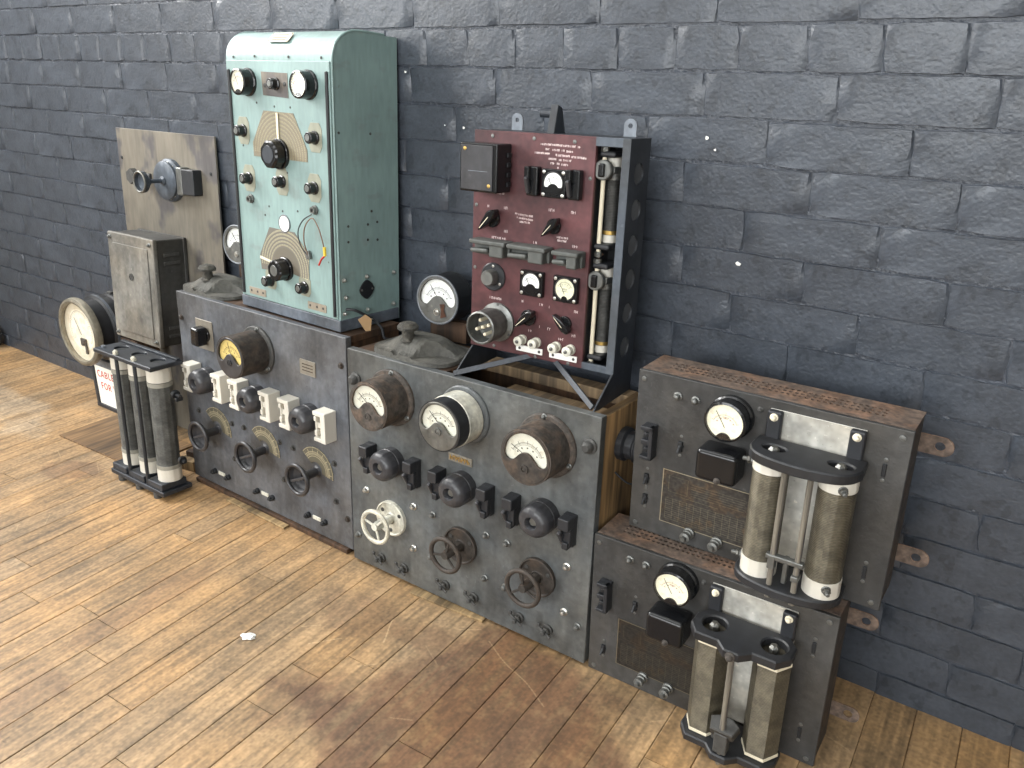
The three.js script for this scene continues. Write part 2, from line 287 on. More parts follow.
WINDOWS.forEach((s, i) => {
  const o = struct(`window_${i + 1}`); o.position.set(...s.at); o.rotation.set(...s.turn);
  const nx = Math.round(s.w / 0.5), ny = 4, f = M(0xcfcfc8, 0.5), pane = M(0xdfe6ea, 0.3, 0, { emissive: new THREE.Color(...s.color), emissiveIntensity: s.glow });
  for (let a = 0; a <= nx; a++) part(o, 'mullion', box(0.04, s.h, 0.05), f, -s.w / 2 + s.w * a / nx, 0, -0.05);
  for (let b = 0; b <= ny; b++) part(o, 'glazing_bar', box(s.w, 0.03, 0.05), f, 0, -s.h / 2 + s.h * b / ny, -0.05);
  for (let a = 0; a < nx; a++) for (let b = 0; b < ny; b++) part(o, 'pane', box(s.w / nx, s.h / ny, 0.006, 0), pane, -s.w / 2 + s.w * (a + 0.5) / nx, -s.h / 2 + s.h * (b + 0.5) / ny, -0.06);
});
// ------------------------------------------------------------ shared fittings
function hexHead(r, h) { const s = new THREE.Shape(); for (let i = 0; i < 6; i++) { const a = i * Math.PI / 3; i ? s.lineTo(Math.cos(a) * r, Math.sin(a) * r) : s.moveTo(r, 0); } return prism(s, 0, h, h * 0.18); }
const G = {
  bolt: merge([cylZ(0.0085, 0, 0.0015, 14), hexHead(0.0062, 0.007)]),
  dome: latheZ([[0, 0], [0.0085, 0], [0.0085, 0.0025], [0.0062, 0.004], [0.006, 0.007], [0.0042, 0.0105], [0, 0.0125]], 14),
  screw: latheZ([[0, 0], [0.005, 0], [0.0047, 0.0014], [0.003, 0.0024], [0, 0.0027]], 12),
  fuse: latheZ([[0, 0], [0.0365, 0], [0.0372, 0.019], [0.0358, 0.0205], [0.0358, 0.022], [0.0372, 0.0235], [0.0368, 0.038], [0.0345, 0.045], [0.0295, 0.0505], [0.0225, 0.053], [0.0145, 0.053], [0.0125, 0.05], [0.0115, 0.038], [0, 0.038]], 36),
  fuseTip: latheZ([[0, 0.038], [0.0085, 0.038], [0.0085, 0.044], [0.005, 0.046], [0, 0.046]], 14),
  rim: new THREE.TorusGeometry(0.0385, 0.0052, 10, 36),
};
function crescent(R) { const s = new THREE.Shape(); s.absarc(0, 0, R * 0.86, 2 * D, 178 * D, false); s.absarc(-R * 0.62, R * 0.0, R * 0.235, 175 * D, 305 * D, false); s.absarc(0, -R * 0.2, R * 0.36, 140 * D, 40 * D, true); s.absarc(R * 0.62, R * 0.0, R * 0.235, 235 * D, 365 * D, false); return s; }
function scaleTex(bg, ink, o = {}) {
  return canvasTex(256, 256, (c, w) => {
    c.fillStyle = bg; c.fillRect(0, 0, w, w); c.strokeStyle = ink; c.lineWidth = 1.6; const cy = o.cy ?? 150;
    for (const r of o.rs ?? [92, 80]) { c.beginPath(); c.arc(128, cy, r, Math.PI * 1.14, Math.PI * 1.86); c.stroke(); }
    for (let i = 0; i <= 40; i++) { const a = Math.PI * (1.14 + 0.72 * i / 40), r1 = i % 10 === 0 ? 104 : i % 5 === 0 ? 99 : 95, k = o.k ?? 1; c.lineWidth = i % 10 === 0 ? 3 : 1.3; c.beginPath(); c.moveTo(128 + Math.cos(a) * 84 * k, cy + Math.sin(a) * 84 * k); c.lineTo(128 + Math.cos(a) * r1 * k, cy + Math.sin(a) * r1 * k); c.stroke(); }
    c.fillStyle = ink; for (let i = 0; i < 5; i++) { const a = Math.PI * (1.18 + 0.64 * i / 4); c.fillRect(124 + Math.cos(a) * 66, cy - 4 + Math.sin(a) * 66, 9, 8); }
    const r = rng(o.seed ?? 3); for (let i = 0; i < 260; i++) { c.fillStyle = `rgba(90,75,40,${0.03 + 0.07 * r()})`; c.beginPath(); c.arc(r() * w, r() * w, 1 + r() * (i % 9 ? 3 : 14), 0, 7); c.fill(); }
    if (o.words) { c.fillStyle = ink; for (const [x, y, n] of o.words) c.fillRect(x, y, n, 5); }
  });
}
const scales = {
  old: M(0xffffff, 0.5, 0, { map: scaleTex('#d5d4c6', '#565750', { seed: 4 }) }), yellow: M(0xffffff, 0.5, 0, { map: scaleTex('#d3bd74', '#574a26', { seed: 6 }) }),
  white: M(0xffffff, 0.5, 0, { map: scaleTex('#e9ebe8', '#4b5054', { seed: 8 }) }), small: M(0xffffff, 0.5, 0, { map: scaleTex('#ddd9c6', '#7a4a44', { seed: 9, cy: 160 }) }),
  cream: M(0xffffff, 0.5, 0, { map: scaleTex('#f6f1d6', '#97796a', { seed: 12, cy: 168, rs: [88, 72], words: [[105, 92, 46], [112, 102, 32]] }) }),
  busy: M(0xffffff, 0.5, 0, { map: scaleTex('#dcdabd', '#3f4238', { seed: 14, cy: 140, rs: [96, 74, 52], words: [[92, 120, 70], [100, 132, 56], [84, 150, 88]] }) }),
};
const needleMat = M(0x222222, 0.4);
// panel meter with a crescent window: the drum is the part, the rest hangs from it
function drumMeter(parent, x, y, R, len, o) {
  const m = part(parent, 'meter', latheZ([[0, 0], [R * 1.02, 0], [R * 1.02, len * 0.9], [R * (o.head ?? 1.0) * 1.02, len * 0.9], [R * 1.02, len], [R * 0.96, len], [R * 0.96, len - 0.006], [0, len - 0.006]], 44), o.body, x, y, 0, 0, 0, 0, o.label);
  part(m, 'flange', latheZ([[0, 0], [R * 1.2, 0], [R * 1.2, 0.005], [R * 1.15, 0.008], [R * 1.02, 0.009]], 44), o.flange ?? o.body);
  if (o.band) part(m, 'band', latheZ([[R * 1.022, len * 0.12], [R * 1.05, len * 0.14], [R * 1.05, len * 0.62], [R * 1.022, len * 0.64]], 44), o.band);
  const s = circ(0, 0, R * 0.965); const c = crescent(R); const hole = new THREE.Path(c.getPoints(16).reverse()); s.holes.push(hole);
  part(m, 'face_plate', prism(s, len - 0.004, len + 0.0015, 0.0008, 40), o.face, 0, 0, 0);
  const d = new THREE.CircleGeometry(R * 0.9, 36); part(m, 'scale', d, o.scale, 0, 0, len - 0.0055);
  part(m, 'needle', bar([0, 0, 0], [R * Math.cos(o.ang ?? 2.2) * 0.72, R * Math.sin(o.ang ?? 2.2) * 0.72, 0], 0.0012, 0.0008), needleMat, 0, 0, len - 0.0046);
  part(m, 'glass', new THREE.ShapeGeometry(c, 16), mt.glass, 0, 0, len - 0.0022);
  part(m, 'zero_screw', merge([latheZ([[0, 0], [R * 0.16, 0], [R * 0.15, 0.003], [R * 0.1, 0.0035], [R * 0.09, 0.001], [0, 0.001]], 20), at(G.screw, 0, 0, 0.001)]), o.boss ?? o.face, 0, -R * (o.low ?? 0.42), len + 0.001);
  for (const a of o.bolts ?? [90, 210, 330]) part(m, 'fixing_screw', G.dome, mt.steelDull, Math.cos(a * D) * R * 1.11, Math.sin(a * D) * R * 1.11, 0.007).scale.setScalar(0.7);
  return m;
}
function roundMeter(parent, x, y, R, len, scale, ang = 2.3, body = mt.blackGloss) {   // open round face, small black boss at the foot
  const m = part(parent, 'meter', latheZ([[0, 0], [R * 1.12, 0], [R * 1.12, len * 0.25], [R * 1.04, len * 0.32], [R * 1.04, len], [R * 0.93, len + 0.002], [R * 0.92, len - 0.003], [0, len - 0.003]], 36), body, x, y, 0);
  part(m, 'scale', new THREE.CircleGeometry(R * 0.92, 36), scale, 0, 0, len - 0.0026);
  part(m, 'needle', bar([0, -R * 0.3, 0], [R * Math.cos(ang) * 0.7, R * Math.sin(ang) * 0.7, 0], 0.0011, 0.0007), needleMat, 0, 0, len - 0.002);
  const b = new THREE.Shape(); b.absarc(0, -R * 0.93, R * 0.36, 25 * D, 155 * D, false); b.absarc(0, 0, R * 0.92, 245 * D, 295 * D, false);
  part(m, 'boss', prism(b, len - 0.0026, len + 0.001, 0.0005, 14), body);
  part(m, 'glass', new THREE.CircleGeometry(R * 0.93, 36), mt.glass, 0, 0, len + 0.0012);
  return m;
}
function fuseCap(parent, x, y, mat, s = 1) { const f = part(parent, 'fuse_cap', G.fuse, mat, x, y, 0); f.scale.set(s, s, 1); part(f, 'contact', G.fuseTip, mt.steelDull); return f; }
function knob(parent, x, y, r, h, mat, o = {}) {
  const n = o.flutes ?? 0; let g;
  if (n) { const s = new THREE.Shape(); for (let i = 0; i < n * 4; i++) { const a = i / (n * 4) * Math.PI * 2, q = r * (1 - 0.07 * (0.5 + 0.5 * Math.cos(a * n))); i ? s.lineTo(Math.cos(a) * q, Math.sin(a) * q) : s.moveTo(q, 0); } g = merge([prism(s, h * 0.2, h, r * 0.12), cylZ(r * 1.08, 0, h * 0.24, 24)]); }
  else g = latheZ([[0, 0], [r, 0], [r, h * 0.2], [r * 0.86, h * 0.3], [r * 0.86, h * 0.92], [r * 0.74, h], [0, h]], 24);
  const k = part(parent, 'knob', g, mat, x, y, o.z ?? 0);
  part(k, 'knob_cap', cylZ(r * (o.cap ?? 0.5), h, h + 0.0012, 20), o.capMat ?? mt.steelDull);
  return k;
}

// ------------------------------------------------------------ tall dark switch panel (stands on a batten, leans back)
{
  const t = thing('switchboard', 'grey-black switch panel with six white ceramic fuse holders under the teal cabinet', 'control panel', [-2.0062, 0.014, 0.2505], -1.12, 2.25);
  t.scale.y = 0.99;
  const W = 0.666, H = 0.5547, d = 0.185;
  part(t, 'panel_board', boxAt(0, W, 0, H, -0.018, 0, 0.002), mt.panelBlue);
  part(t, 'case_side', boxAt(0.012, 0.03, 0.004, H - 0.004, -d, -0.018), mt.woodDark); part(t, 'case_side', boxAt(W - 0.03, W - 0.012, 0.004, H - 0.004, -d, -0.018), mt.woodDark);
  part(t, 'case_top', boxAt(0.008, W - 0.008, H - 0.02, H - 0.002, -d, -0.018), mt.woodDark); part(t, 'case_back', boxAt(0.03, W - 0.03, 0.02, H - 0.02, -d, -d + 0.01), mt.woodDark); part(t, 'case_bottom', boxAt(0.012, W - 0.012, 0.004, 0.02, -d, -0.018), mt.woodDark);
  for (const [x, y] of [[0.017, 0.483], [0.649, 0.485], [0.055, 0.218], [0.206, 0.218], [0.258, 0.221], [0.205, 0.113], [0.405, 0.221], [0.458, 0.22], [0.611, 0.223], [0.414, 0.116], [0.612, 0.119], [0.651, 0.083]]) part(t, 'bolt', G.bolt, x < 0.03 || x > 0.64 ? mt.rustDark : mt.iron, x, y, 0);
  const sp = part(t, 'switch_plate', prism(rrect(-0.037, 0.037, -0.042, 0.042, 0.003), 0, 0.003), mt.brass, 0.119, 0.453, 0);
  part(sp, 'switch_knob', merge([box(0.03, 0.05, 0.034, 0.006).translate(0, 0, 0.02), cylZ(0.02, 0, 0.006, 20)]), mt.blackGloss, 0.006, 0.002, 0.003, 0, 0, -0.08);
  drumMeter(t, 0.345, 0.458, 0.053, 0.085, { body: mt.rustDark, flange: mt.iron, face: mt.bakelite, scale: scales.yellow, ang: 1.9, bolts: [80, 200, 320], low: 0.25, boss: mt.black, label: 'black meter with yellowed dial' });
  const np = part(t, 'maker_plate', prism(rrect(-0.028, 0.028, -0.019, 0.019, 0.002), 0, 0.0015), mt.brass, 0.531, 0.4525, 0);
  for (const y of [0.008, 0, -0.008]) part(np, 'plate_line', box(0.038, 0.0022, 0.0008, 0), mt.woodDark, 0, y, 0.0016);
  // ceramic holders: open-fronted block with two brass contacts
  const cer = merge([boxAt(-0.021, 0.021, -0.039, 0.039, 0, 0.012), boxAt(0.005, 0.021, -0.039, 0.039, 0.01, 0.037), boxAt(-0.021, 0.008, 0.028, 0.039, 0.01, 0.037), boxAt(-0.021, 0.008, -0.039, -0.029, 0.01, 0.036), boxAt(-0.021, 0.007, -0.007, 0.008, 0.01, 0.027), boxAt(-0.021, -0.0155, -0.036, 0.036, 0.01, 0.03), boxAt(-0.0205, -0.012, 0.012, 0.024, 0.01, 0.0345), boxAt(-0.0205, -0.012, -0.026, -0.012, 0.01, 0.0335)]);
  for (const x of [0.066, 0.199, 0.272, 0.398, 0.473, 0.603]) {
    const c = part(t, 'fuse_holder', cer, mt.ceramic, x, 0.327, 0);
    for (const y of [-0.018, 0.018]) part(c, 'contact', merge([cylZ(0.0055, 0.011, 0.02, 12), boxAt(-0.009, 0.004, -0.006, 0.006, 0.011, 0.014, 0.001)]), mt.brassBright, -0.004, y, 0);
  }
  for (const x of [0.123, 0.334, 0.537]) fuseCap(t, x, 0.328, mt.bakelite, 0.94);
  const arc = (() => { const s = new THREE.Shape(); s.absarc(0, 0, 0.062, -10 * D, 140 * D, false); s.absarc(0, 0, 0.022, 140 * D, -10 * D, true); return prism(s, 0, 0.002, 0.0004, 24); })();
  const arcMap = M(0xffffff, 0.6, 0, { map: (() => { const tx = canvasTex(256, 256, (c) => { c.fillStyle = '#5b5648'; c.fillRect(0, 0, 256, 256); c.translate(128, 128); c.strokeStyle = '#a3987a'; for (const r of [64, 84, 104]) { c.lineWidth = 3; c.beginPath(); c.arc(0, 0, r, 0, 7); c.stroke(); } for (let i = 0; i < 90; i++) { const a = i / 90 * Math.PI * 2; c.lineWidth = 3; c.beginPath(); c.moveTo(Math.cos(a) * 70, Math.sin(a) * 70); c.lineTo(Math.cos(a) * (i % 5 ? 80 : 98), Math.sin(a) * (i % 5 ? 80 : 98)); c.stroke(); } }); tx.wrapS = tx.wrapT = THREE.RepeatWrapping; tx.repeat.set(1 / 0.15, 1 / 0.15); tx.offset.set(0.5, 0.5); return tx; })() });
  for (const x of [0.136, 0.34, 0.543]) {
    const w = part(t, 'hand_wheel', merge([new THREE.TorusGeometry(0.0385, 0.0055, 10, 40).translate(0, 0, 0.062), latheZ([[0.036, 0.058], [0.03, 0.048], [0.012, 0.04], [0.011, 0.004], [0.016, 0]], 24), box(0.062, 0.007, 0.005).rotateZ(0.45).translate(0, 0, 0.058)]), mt.bakelite, x, 0.18, 0);
    part(w, 'dial_plate', arc, arcMap, 0, 0.004, 0);
  }
  for (const x of [0.105, 0.296, 0.504]) {
    const l = part(t, 'label_strip', box(0.03, 0.011, 0.003), mt.ceramicOld, x + 0.032, 0.0445, 0.0015);
    for (const k of [-0.031, 0.032]) part(l, 'terminal', merge([cylZ(0.008, -0.0015, 0.007, 14), cylZ(0.004, 0, 0.016, 10), hexHead(0.007, 0.005).translate(0, 0, 0.008)]), mt.dark, k, 0, 0);
  }
  const bt = thing('wooden_batten', 'long brown wooden batten under the front of the ceramic-fuse switch panel', 'batten', [-1.673, 0, 0.2495], -1.1);
  part(bt, 'batten_board', boxAt(-0.318, 0.318, 0, 0.0125, -0.03, 0.016), mt.woodDark);
  part(bt, 'batten_strip', boxAt(-0.15, 0.1, 0, 0.006, 0.017, 0.036), mt.woodPale);
  const wb = thing('wood_block', 'small pale wood block at the foot of the tarnished metal plate', 'wood block', [-2.075, 0, 0.212], 10);
  part(wb, 'block', boxAt(-0.03, 0.03, 0, 0.032, -0.025, 0.025), mt.woodPale); part(wb, 'block_cap', boxAt(-0.022, 0.012, 0.032, 0.05, -0.022, 0.0), mt.woodDark);
}
// ------------------------------------------------------------ centre control panel
{
  const t = thing('control_panel', 'grey-black panel with three large round meters and three handwheels', 'control panel', [-1.323, 0.008, 0.2784], 0.15, 2.5);
  t.scale.y = 0.987;
  const W = 0.657, H = 0.5466, d = 0.2;
  part(t, 'panel_board', boxAt(0, W, 0, H, -0.02, 0, 0.002), mt.panel);
  part(t, 'case_side', boxAt(0.01, 0.028, 0.01, H - 0.012, -d, -0.02), mt.woodTanLifted); part(t, 'case_side', boxAt(W - 0.024, W - 0.004, 0.01, H - 0.006, -d, -0.02), mt.woodTanLifted);
  part(t, 'case_back', boxAt(0.028, W - 0.024, 0.02, H - 0.03, -d, -d + 0.012), mt.woodDark); part(t, 'case_bottom', boxAt(0.028, W - 0.024, 0.004, 0.02, -d, -0.02), mt.woodDark);
  part(t, 'case_top', boxAt(0.012, 0.27, H - 0.016, H - 0.002, -d, -0.02), mt.woodDark);
  part(t, 'rail', boxAt(0.27, W - 0.024, H - 0.03, H - 0.006, -d + 0.012, -d + 0.05), mt.wood); part(t, 'rail', boxAt(0.38, W - 0.05, H - 0.05, H - 0.03, -0.12, -0.085), mt.wood);
  drumMeter(t, 0.137, 0.46, 0.0545, 0.075, { body: mt.rust, face: mt.rust, scale: scales.old, ang: 2.5, bolts: [85, 205, 325] });
  drumMeter(t, 0.341, 0.472, 0.053, 0.085, { body: mt.black, flange: mt.panel, face: mt.steelDull, scale: scales.old, ang: 2.4, band: mt.ceramicOld, low: 0.2, bolts: [], label: 'meter with white drum band' });
  drumMeter(t, 0.543, 0.46, 0.0555, 0.075, { body: mt.rust, face: mt.rustDark, scale: scales.old, ang: 2.7, bolts: [95, 215, 335] });
  const np = part(t, 'maker_plate', prism(rrect(-0.032, 0.032, -0.0095, 0.0095, 0.002), 0, 0.002), mt.brass, 0.33, 0.366, 0);
  for (let i = 0; i < 7; i++) part(np, 'raised_letter', merge([box(0.0016, 0.0105, 0.0014, 0), box(0.0042, 0.0016, 0.0014, 0).translate(0.002, i % 2 ? 0.0045 : 0, 0), box(0.0016, 0.006, 0.0014, 0).translate(0.004, i % 3 ? 0.002 : -0.002, 0)]), mt.brassBright, -0.026 + i * 0.0078, 0, 0.0026);
  for (const [x, y] of [[0.026, 0.478], [0.636, 0.485]]) part(t, 'stud', latheZ([[0, 0], [0.016, 0], [0.016, 0.004], [0.012, 0.006], [0.011, 0.014], [0.007, 0.019], [0, 0.021]], 18), mt.iron, x, y, 0);
  const base = merge([boxAt(-0.013, 0.013, -0.034, 0.034, 0, 0.014), boxAt(-0.012, 0.013, 0.008, 0.034, 0.012, 0.036, 0.003), boxAt(-0.009, 0.013, -0.03, 0.01, 0.012, 0.026, 0.003), boxAt(-0.003, 0.011, -0.034, -0.018, 0.012, 0.032, 0.003)]);
  for (const x of [0.074, 0.207, 0.279, 0.409, 0.475, 0.608]) { const s = part(t, 'tumbler_switch', base, mt.black, x, 0.30, 0); part(s, 'lever', box(0.008, 0.03, 0.01, 0.003), mt.bakelite, -0.006, -0.008, 0.03, 0.5); }
  for (const [x, y] of [[0.138, 0.305], [0.340, 0.307], [0.546, 0.31]]) fuseCap(t, x, y, mt.bakelite, 0.95);
  [[0.131, 0.157, mt.ceramicOld], [0.336, 0.161, mt.rustDark], [0.537, 0.161, mt.rustDark]].forEach(([x, y, m], i) => {
    const sp = [0, 1, 2].map(k => box(0.036, 0.0055, 0.004, 0.0015).translate(0.019, 0, 0.055).rotateZ(k * 2.094 + [2.9, 3.4, 3.8][i]));
    const w = part(t, 'hand_wheel', merge([at(G.rim, 0, 0, 0.056), ...sp, latheZ([[0.011, 0], [0.011, 0.05], [0.0085, 0.06], [0, 0.062]], 18)]), m, x, y, 0, 0, 0, 0, i ? 'brown rusted handwheel' : 'white painted handwheel');
    part(w, 'back_plate', latheZ([[0, 0], [0.0435, 0], [0.0435, 0.008], [0.0405, 0.009], [0.038, 0.005], [0.015, 0.005], [0.013, 0.008]], 36), m);
    for (let k = 0; k < 3; k++) part(w, 'plate_screw', G.screw, mt.iron, Math.cos(k * 2.1 + 0.5) * 0.03, Math.sin(k * 2.1 + 0.5) * 0.03, 0.005);
  });
  for (const [x, y] of [[0.051, 0.205], [0.199, 0.21], [0.255, 0.208], [0.198, 0.101], [0.02, 0.073], [0.25, 0.098], [0.403, 0.21], [0.402, 0.103], [0.457, 0.21], [0.604, 0.211], [0.456, 0.102], [0.604, 0.104], [0.637, 0.083]]) part(t, 'stud', G.dome, [0.604, 0.051, 0.199].includes(x) || y === 0.101 ? mt.chrome : mt.steelDull, x, y, 0);
  const wing = merge([cylZ(0.012, 0, 0.006, 16), cylZ(0.005, 0, 0.024, 10), hexHead(0.0095, 0.008).translate(0, 0, 0.006), bar([-0.016, 0.008, 0.014], [0.016, -0.006, 0.018], 0.006, 0.004), boxAt(-0.02, -0.012, 0.004, 0.016, 0.01, 0.016)]);
  for (const [x, y] of [[0.096, 0.037], [0.168, 0.036], [0.293, 0.041], [0.374, 0.042], [0.496, 0.043], [0.568, 0.045]]) part(t, 'wing_terminal', wing, mt.iron, x, y, 0);
  const k = part(t, 'side_terminal', latheZ([[0, 0], [0.034, 0], [0.034, 0.012], [0.028, 0.016], [0.028, 0.03], [0.031, 0.034], [0.031, 0.042], [0.012, 0.044], [0, 0.044]], 28), mt.black, W - 0.004, 0.462, -0.1, 0, Math.PI / 2, 0);
  part(k, 'terminal_ring', new THREE.TorusGeometry(0.031, 0.0022, 8, 30), mt.dark, 0, 0, 0.036);
  part(t, 'lead_wire', tube([[W, 0.41, -0.07], [W + 0.02, 0.385, -0.09], [W + 0.03, 0.375, -0.13], [W + 0.02, 0.39, -0.16]], 0.002, 16), mt.rubber);
  const wd = thing('wooden_wedge', 'flat grey wooden wedge on the floor below the panel with three handwheels', 'wedge', [-1.02, 0, 0.272], 4);
  part(wd, 'wedge', (() => { const g = prism(poly([[0, 0], [0.2, 0], [0.2, 0.0065], [0, 0.005]]), -0.02, 0.022, 0.0008); g.translate(-0.1, 0, 0); return muv(g); })(), mt.woodPale);
}
// ------------------------------------------------------------ cast covers on top of the panels
function castCover(label, pos, yaw, lean) {
  const t = thing('cast_cover', label, 'cover', pos, yaw, lean, 'cast iron covers on the panel tops');
  const a = 0.107, b = 0.072, nu = 46, nv = 40, pos3 = [], idx = [];
  const sup = (x, z) => Math.pow(Math.pow(Math.abs(x / a), 4) + Math.pow(Math.abs(z / b), 4), 0.25);
  const h = (x, z) => {
    const s = sup(x, z); let y = 0.012 + 0.03 * (1 - sst(0.3, 0.96, s));
    const sc = Math.hypot((x - 0.085) / 0.062, (z - 0.062) / 0.062); y -= (y - 0.008) * (1 - sst(0.9, 0.99, sc));         // scooped finger recess
    const ho = Math.hypot(x + 0.02, z - 0.066); y -= 0.007 * (1 - sst(0.007, 0.011, ho)) - 0.003 * (1 - sst(0.012, 0.018, ho)); return y;
  };
  for (let j = 0; j <= nv; j++) for (let i = 0; i <= nu; i++) {
    let x = -1 + 2 * i / nu, z = -1 + 2 * j / nv; const m = Math.max(Math.abs(x), Math.abs(z)), n4 = Math.pow(Math.pow(Math.abs(x), 4) + Math.pow(Math.abs(z), 4), 0.25), k = n4 > 1e-6 ? m / n4 : 1;
    x *= k * a; z *= k * b; pos3.push(x, h(x, z), z);
  }
  for (let j = 0; j < nv; j++) for (let i = 0; i < nu; i++) { const p = j * (nu + 1) + i; idx.push(p, p + nu + 1, p + 1, p + 1, p + nu + 1, p + nu + 2); }
  const ring = []; for (let i = 0; i < nu; i++) ring.push(i); for (let j = 0; j < nv; j++) ring.push(j * (nu + 1) + nu); for (let i = nu; i > 0; i--) ring.push(nv * (nu + 1) + i); for (let j = nv; j > 0; j--) ring.push(j * (nu + 1));
  const st = pos3.length / 3; for (const k of ring) pos3.push(pos3[k * 3] * 1.01, 0, pos3[k * 3 + 2] * 1.01);
  for (let i = 0; i < ring.length; i++) { const n = (i + 1) % ring.length; idx.push(ring[i], ring[n], st + i, ring[n], st + n, st + i); }
  let g = new THREE.BufferGeometry(); g.setAttribute('position', new THREE.Float32BufferAttribute(pos3, 3)); g.setIndex(idx); g.computeVertexNormals();
  part(t, 'cover_body', muv(BGU.toCreasedNormals(g, 0.7)), mt.ironDust);
  const k = part(t, 'cover_knob', latheY([[0, 0.03], [0.019, 0.034], [0.014, 0.04], [0.013, 0.056], [0.023, 0.059], [0.0235, 0.065], [0.018, 0.072], [0.008, 0.0755], [0, 0.076]], 24), mt.ironDust, -0.018, 0, 0.03);
  return t;
}
castCover('dusty cast iron cover with mushroom knob, beside the round meter behind the three-meter panel', [-1.168, 0.5435, 0.172], 0.15, 2.5);
castCover('dusty cast iron cover with mushroom knob, left of the teal cabinet', [-1.912, 0.5595, 0.148], -1.12, 2.25);
function freeMeter(label, pos, yaw, lean, R, face, scale, blockLabel) {
  const b = thing('meter_block', blockLabel, 'wood block', [pos[0], pos[1] - R * 1.04 - 0.05, pos[2]], yaw, 2.4); part(b, 'block', boxAt(-0.05, 0.05, 0, 0.05, -0.062, -0.04), mt.woodDark);
  const t = thing('round_meter', label, 'meter', pos, yaw, lean);
  const m = drumMeter(t, 0, 0, R, 0.06, { body: mt.dark, face, scale, ang: 2.2, bolts: [], low: 0.5, boss: mt.chrome }); m.position.z = -0.062; m.children.find(c => c.name === 'flange').scale.set(0.86, 0.86, 1);
  part(t, 'rim', new THREE.TorusGeometry(R * 0.99, 0.0028, 8, 44), mt.steel, 0, 0, -0.002);
  return t;
}
const fm = freeMeter('round meter with bright white dial standing beside the maroon panel', [-1.178, 0.650, 0.110], 6, 4, 0.0545, mt.steelDull, scales.white, 'dark wooden block below the round meter near the maroon panel');
part(fm, 'rust_patch', prism(poly([[0.008, -0.008], [0.022, -0.006], [0.02, -0.02], [0.026, -0.034], [0.01, -0.04], [0.012, -0.024]]), 0, 0.0006, 0.0002), M(0xb9794f, 0.8, 0, { map: rust }), 0, 0, 0.001);
freeMeter('round grey meter partly hidden behind the left edge of the teal cabinet', [-1.916, 0.6755, 0.086], 3, 4, 0.052, mt.steelDull, scales.white, 'dark wooden block below the meter behind the teal cabinet');
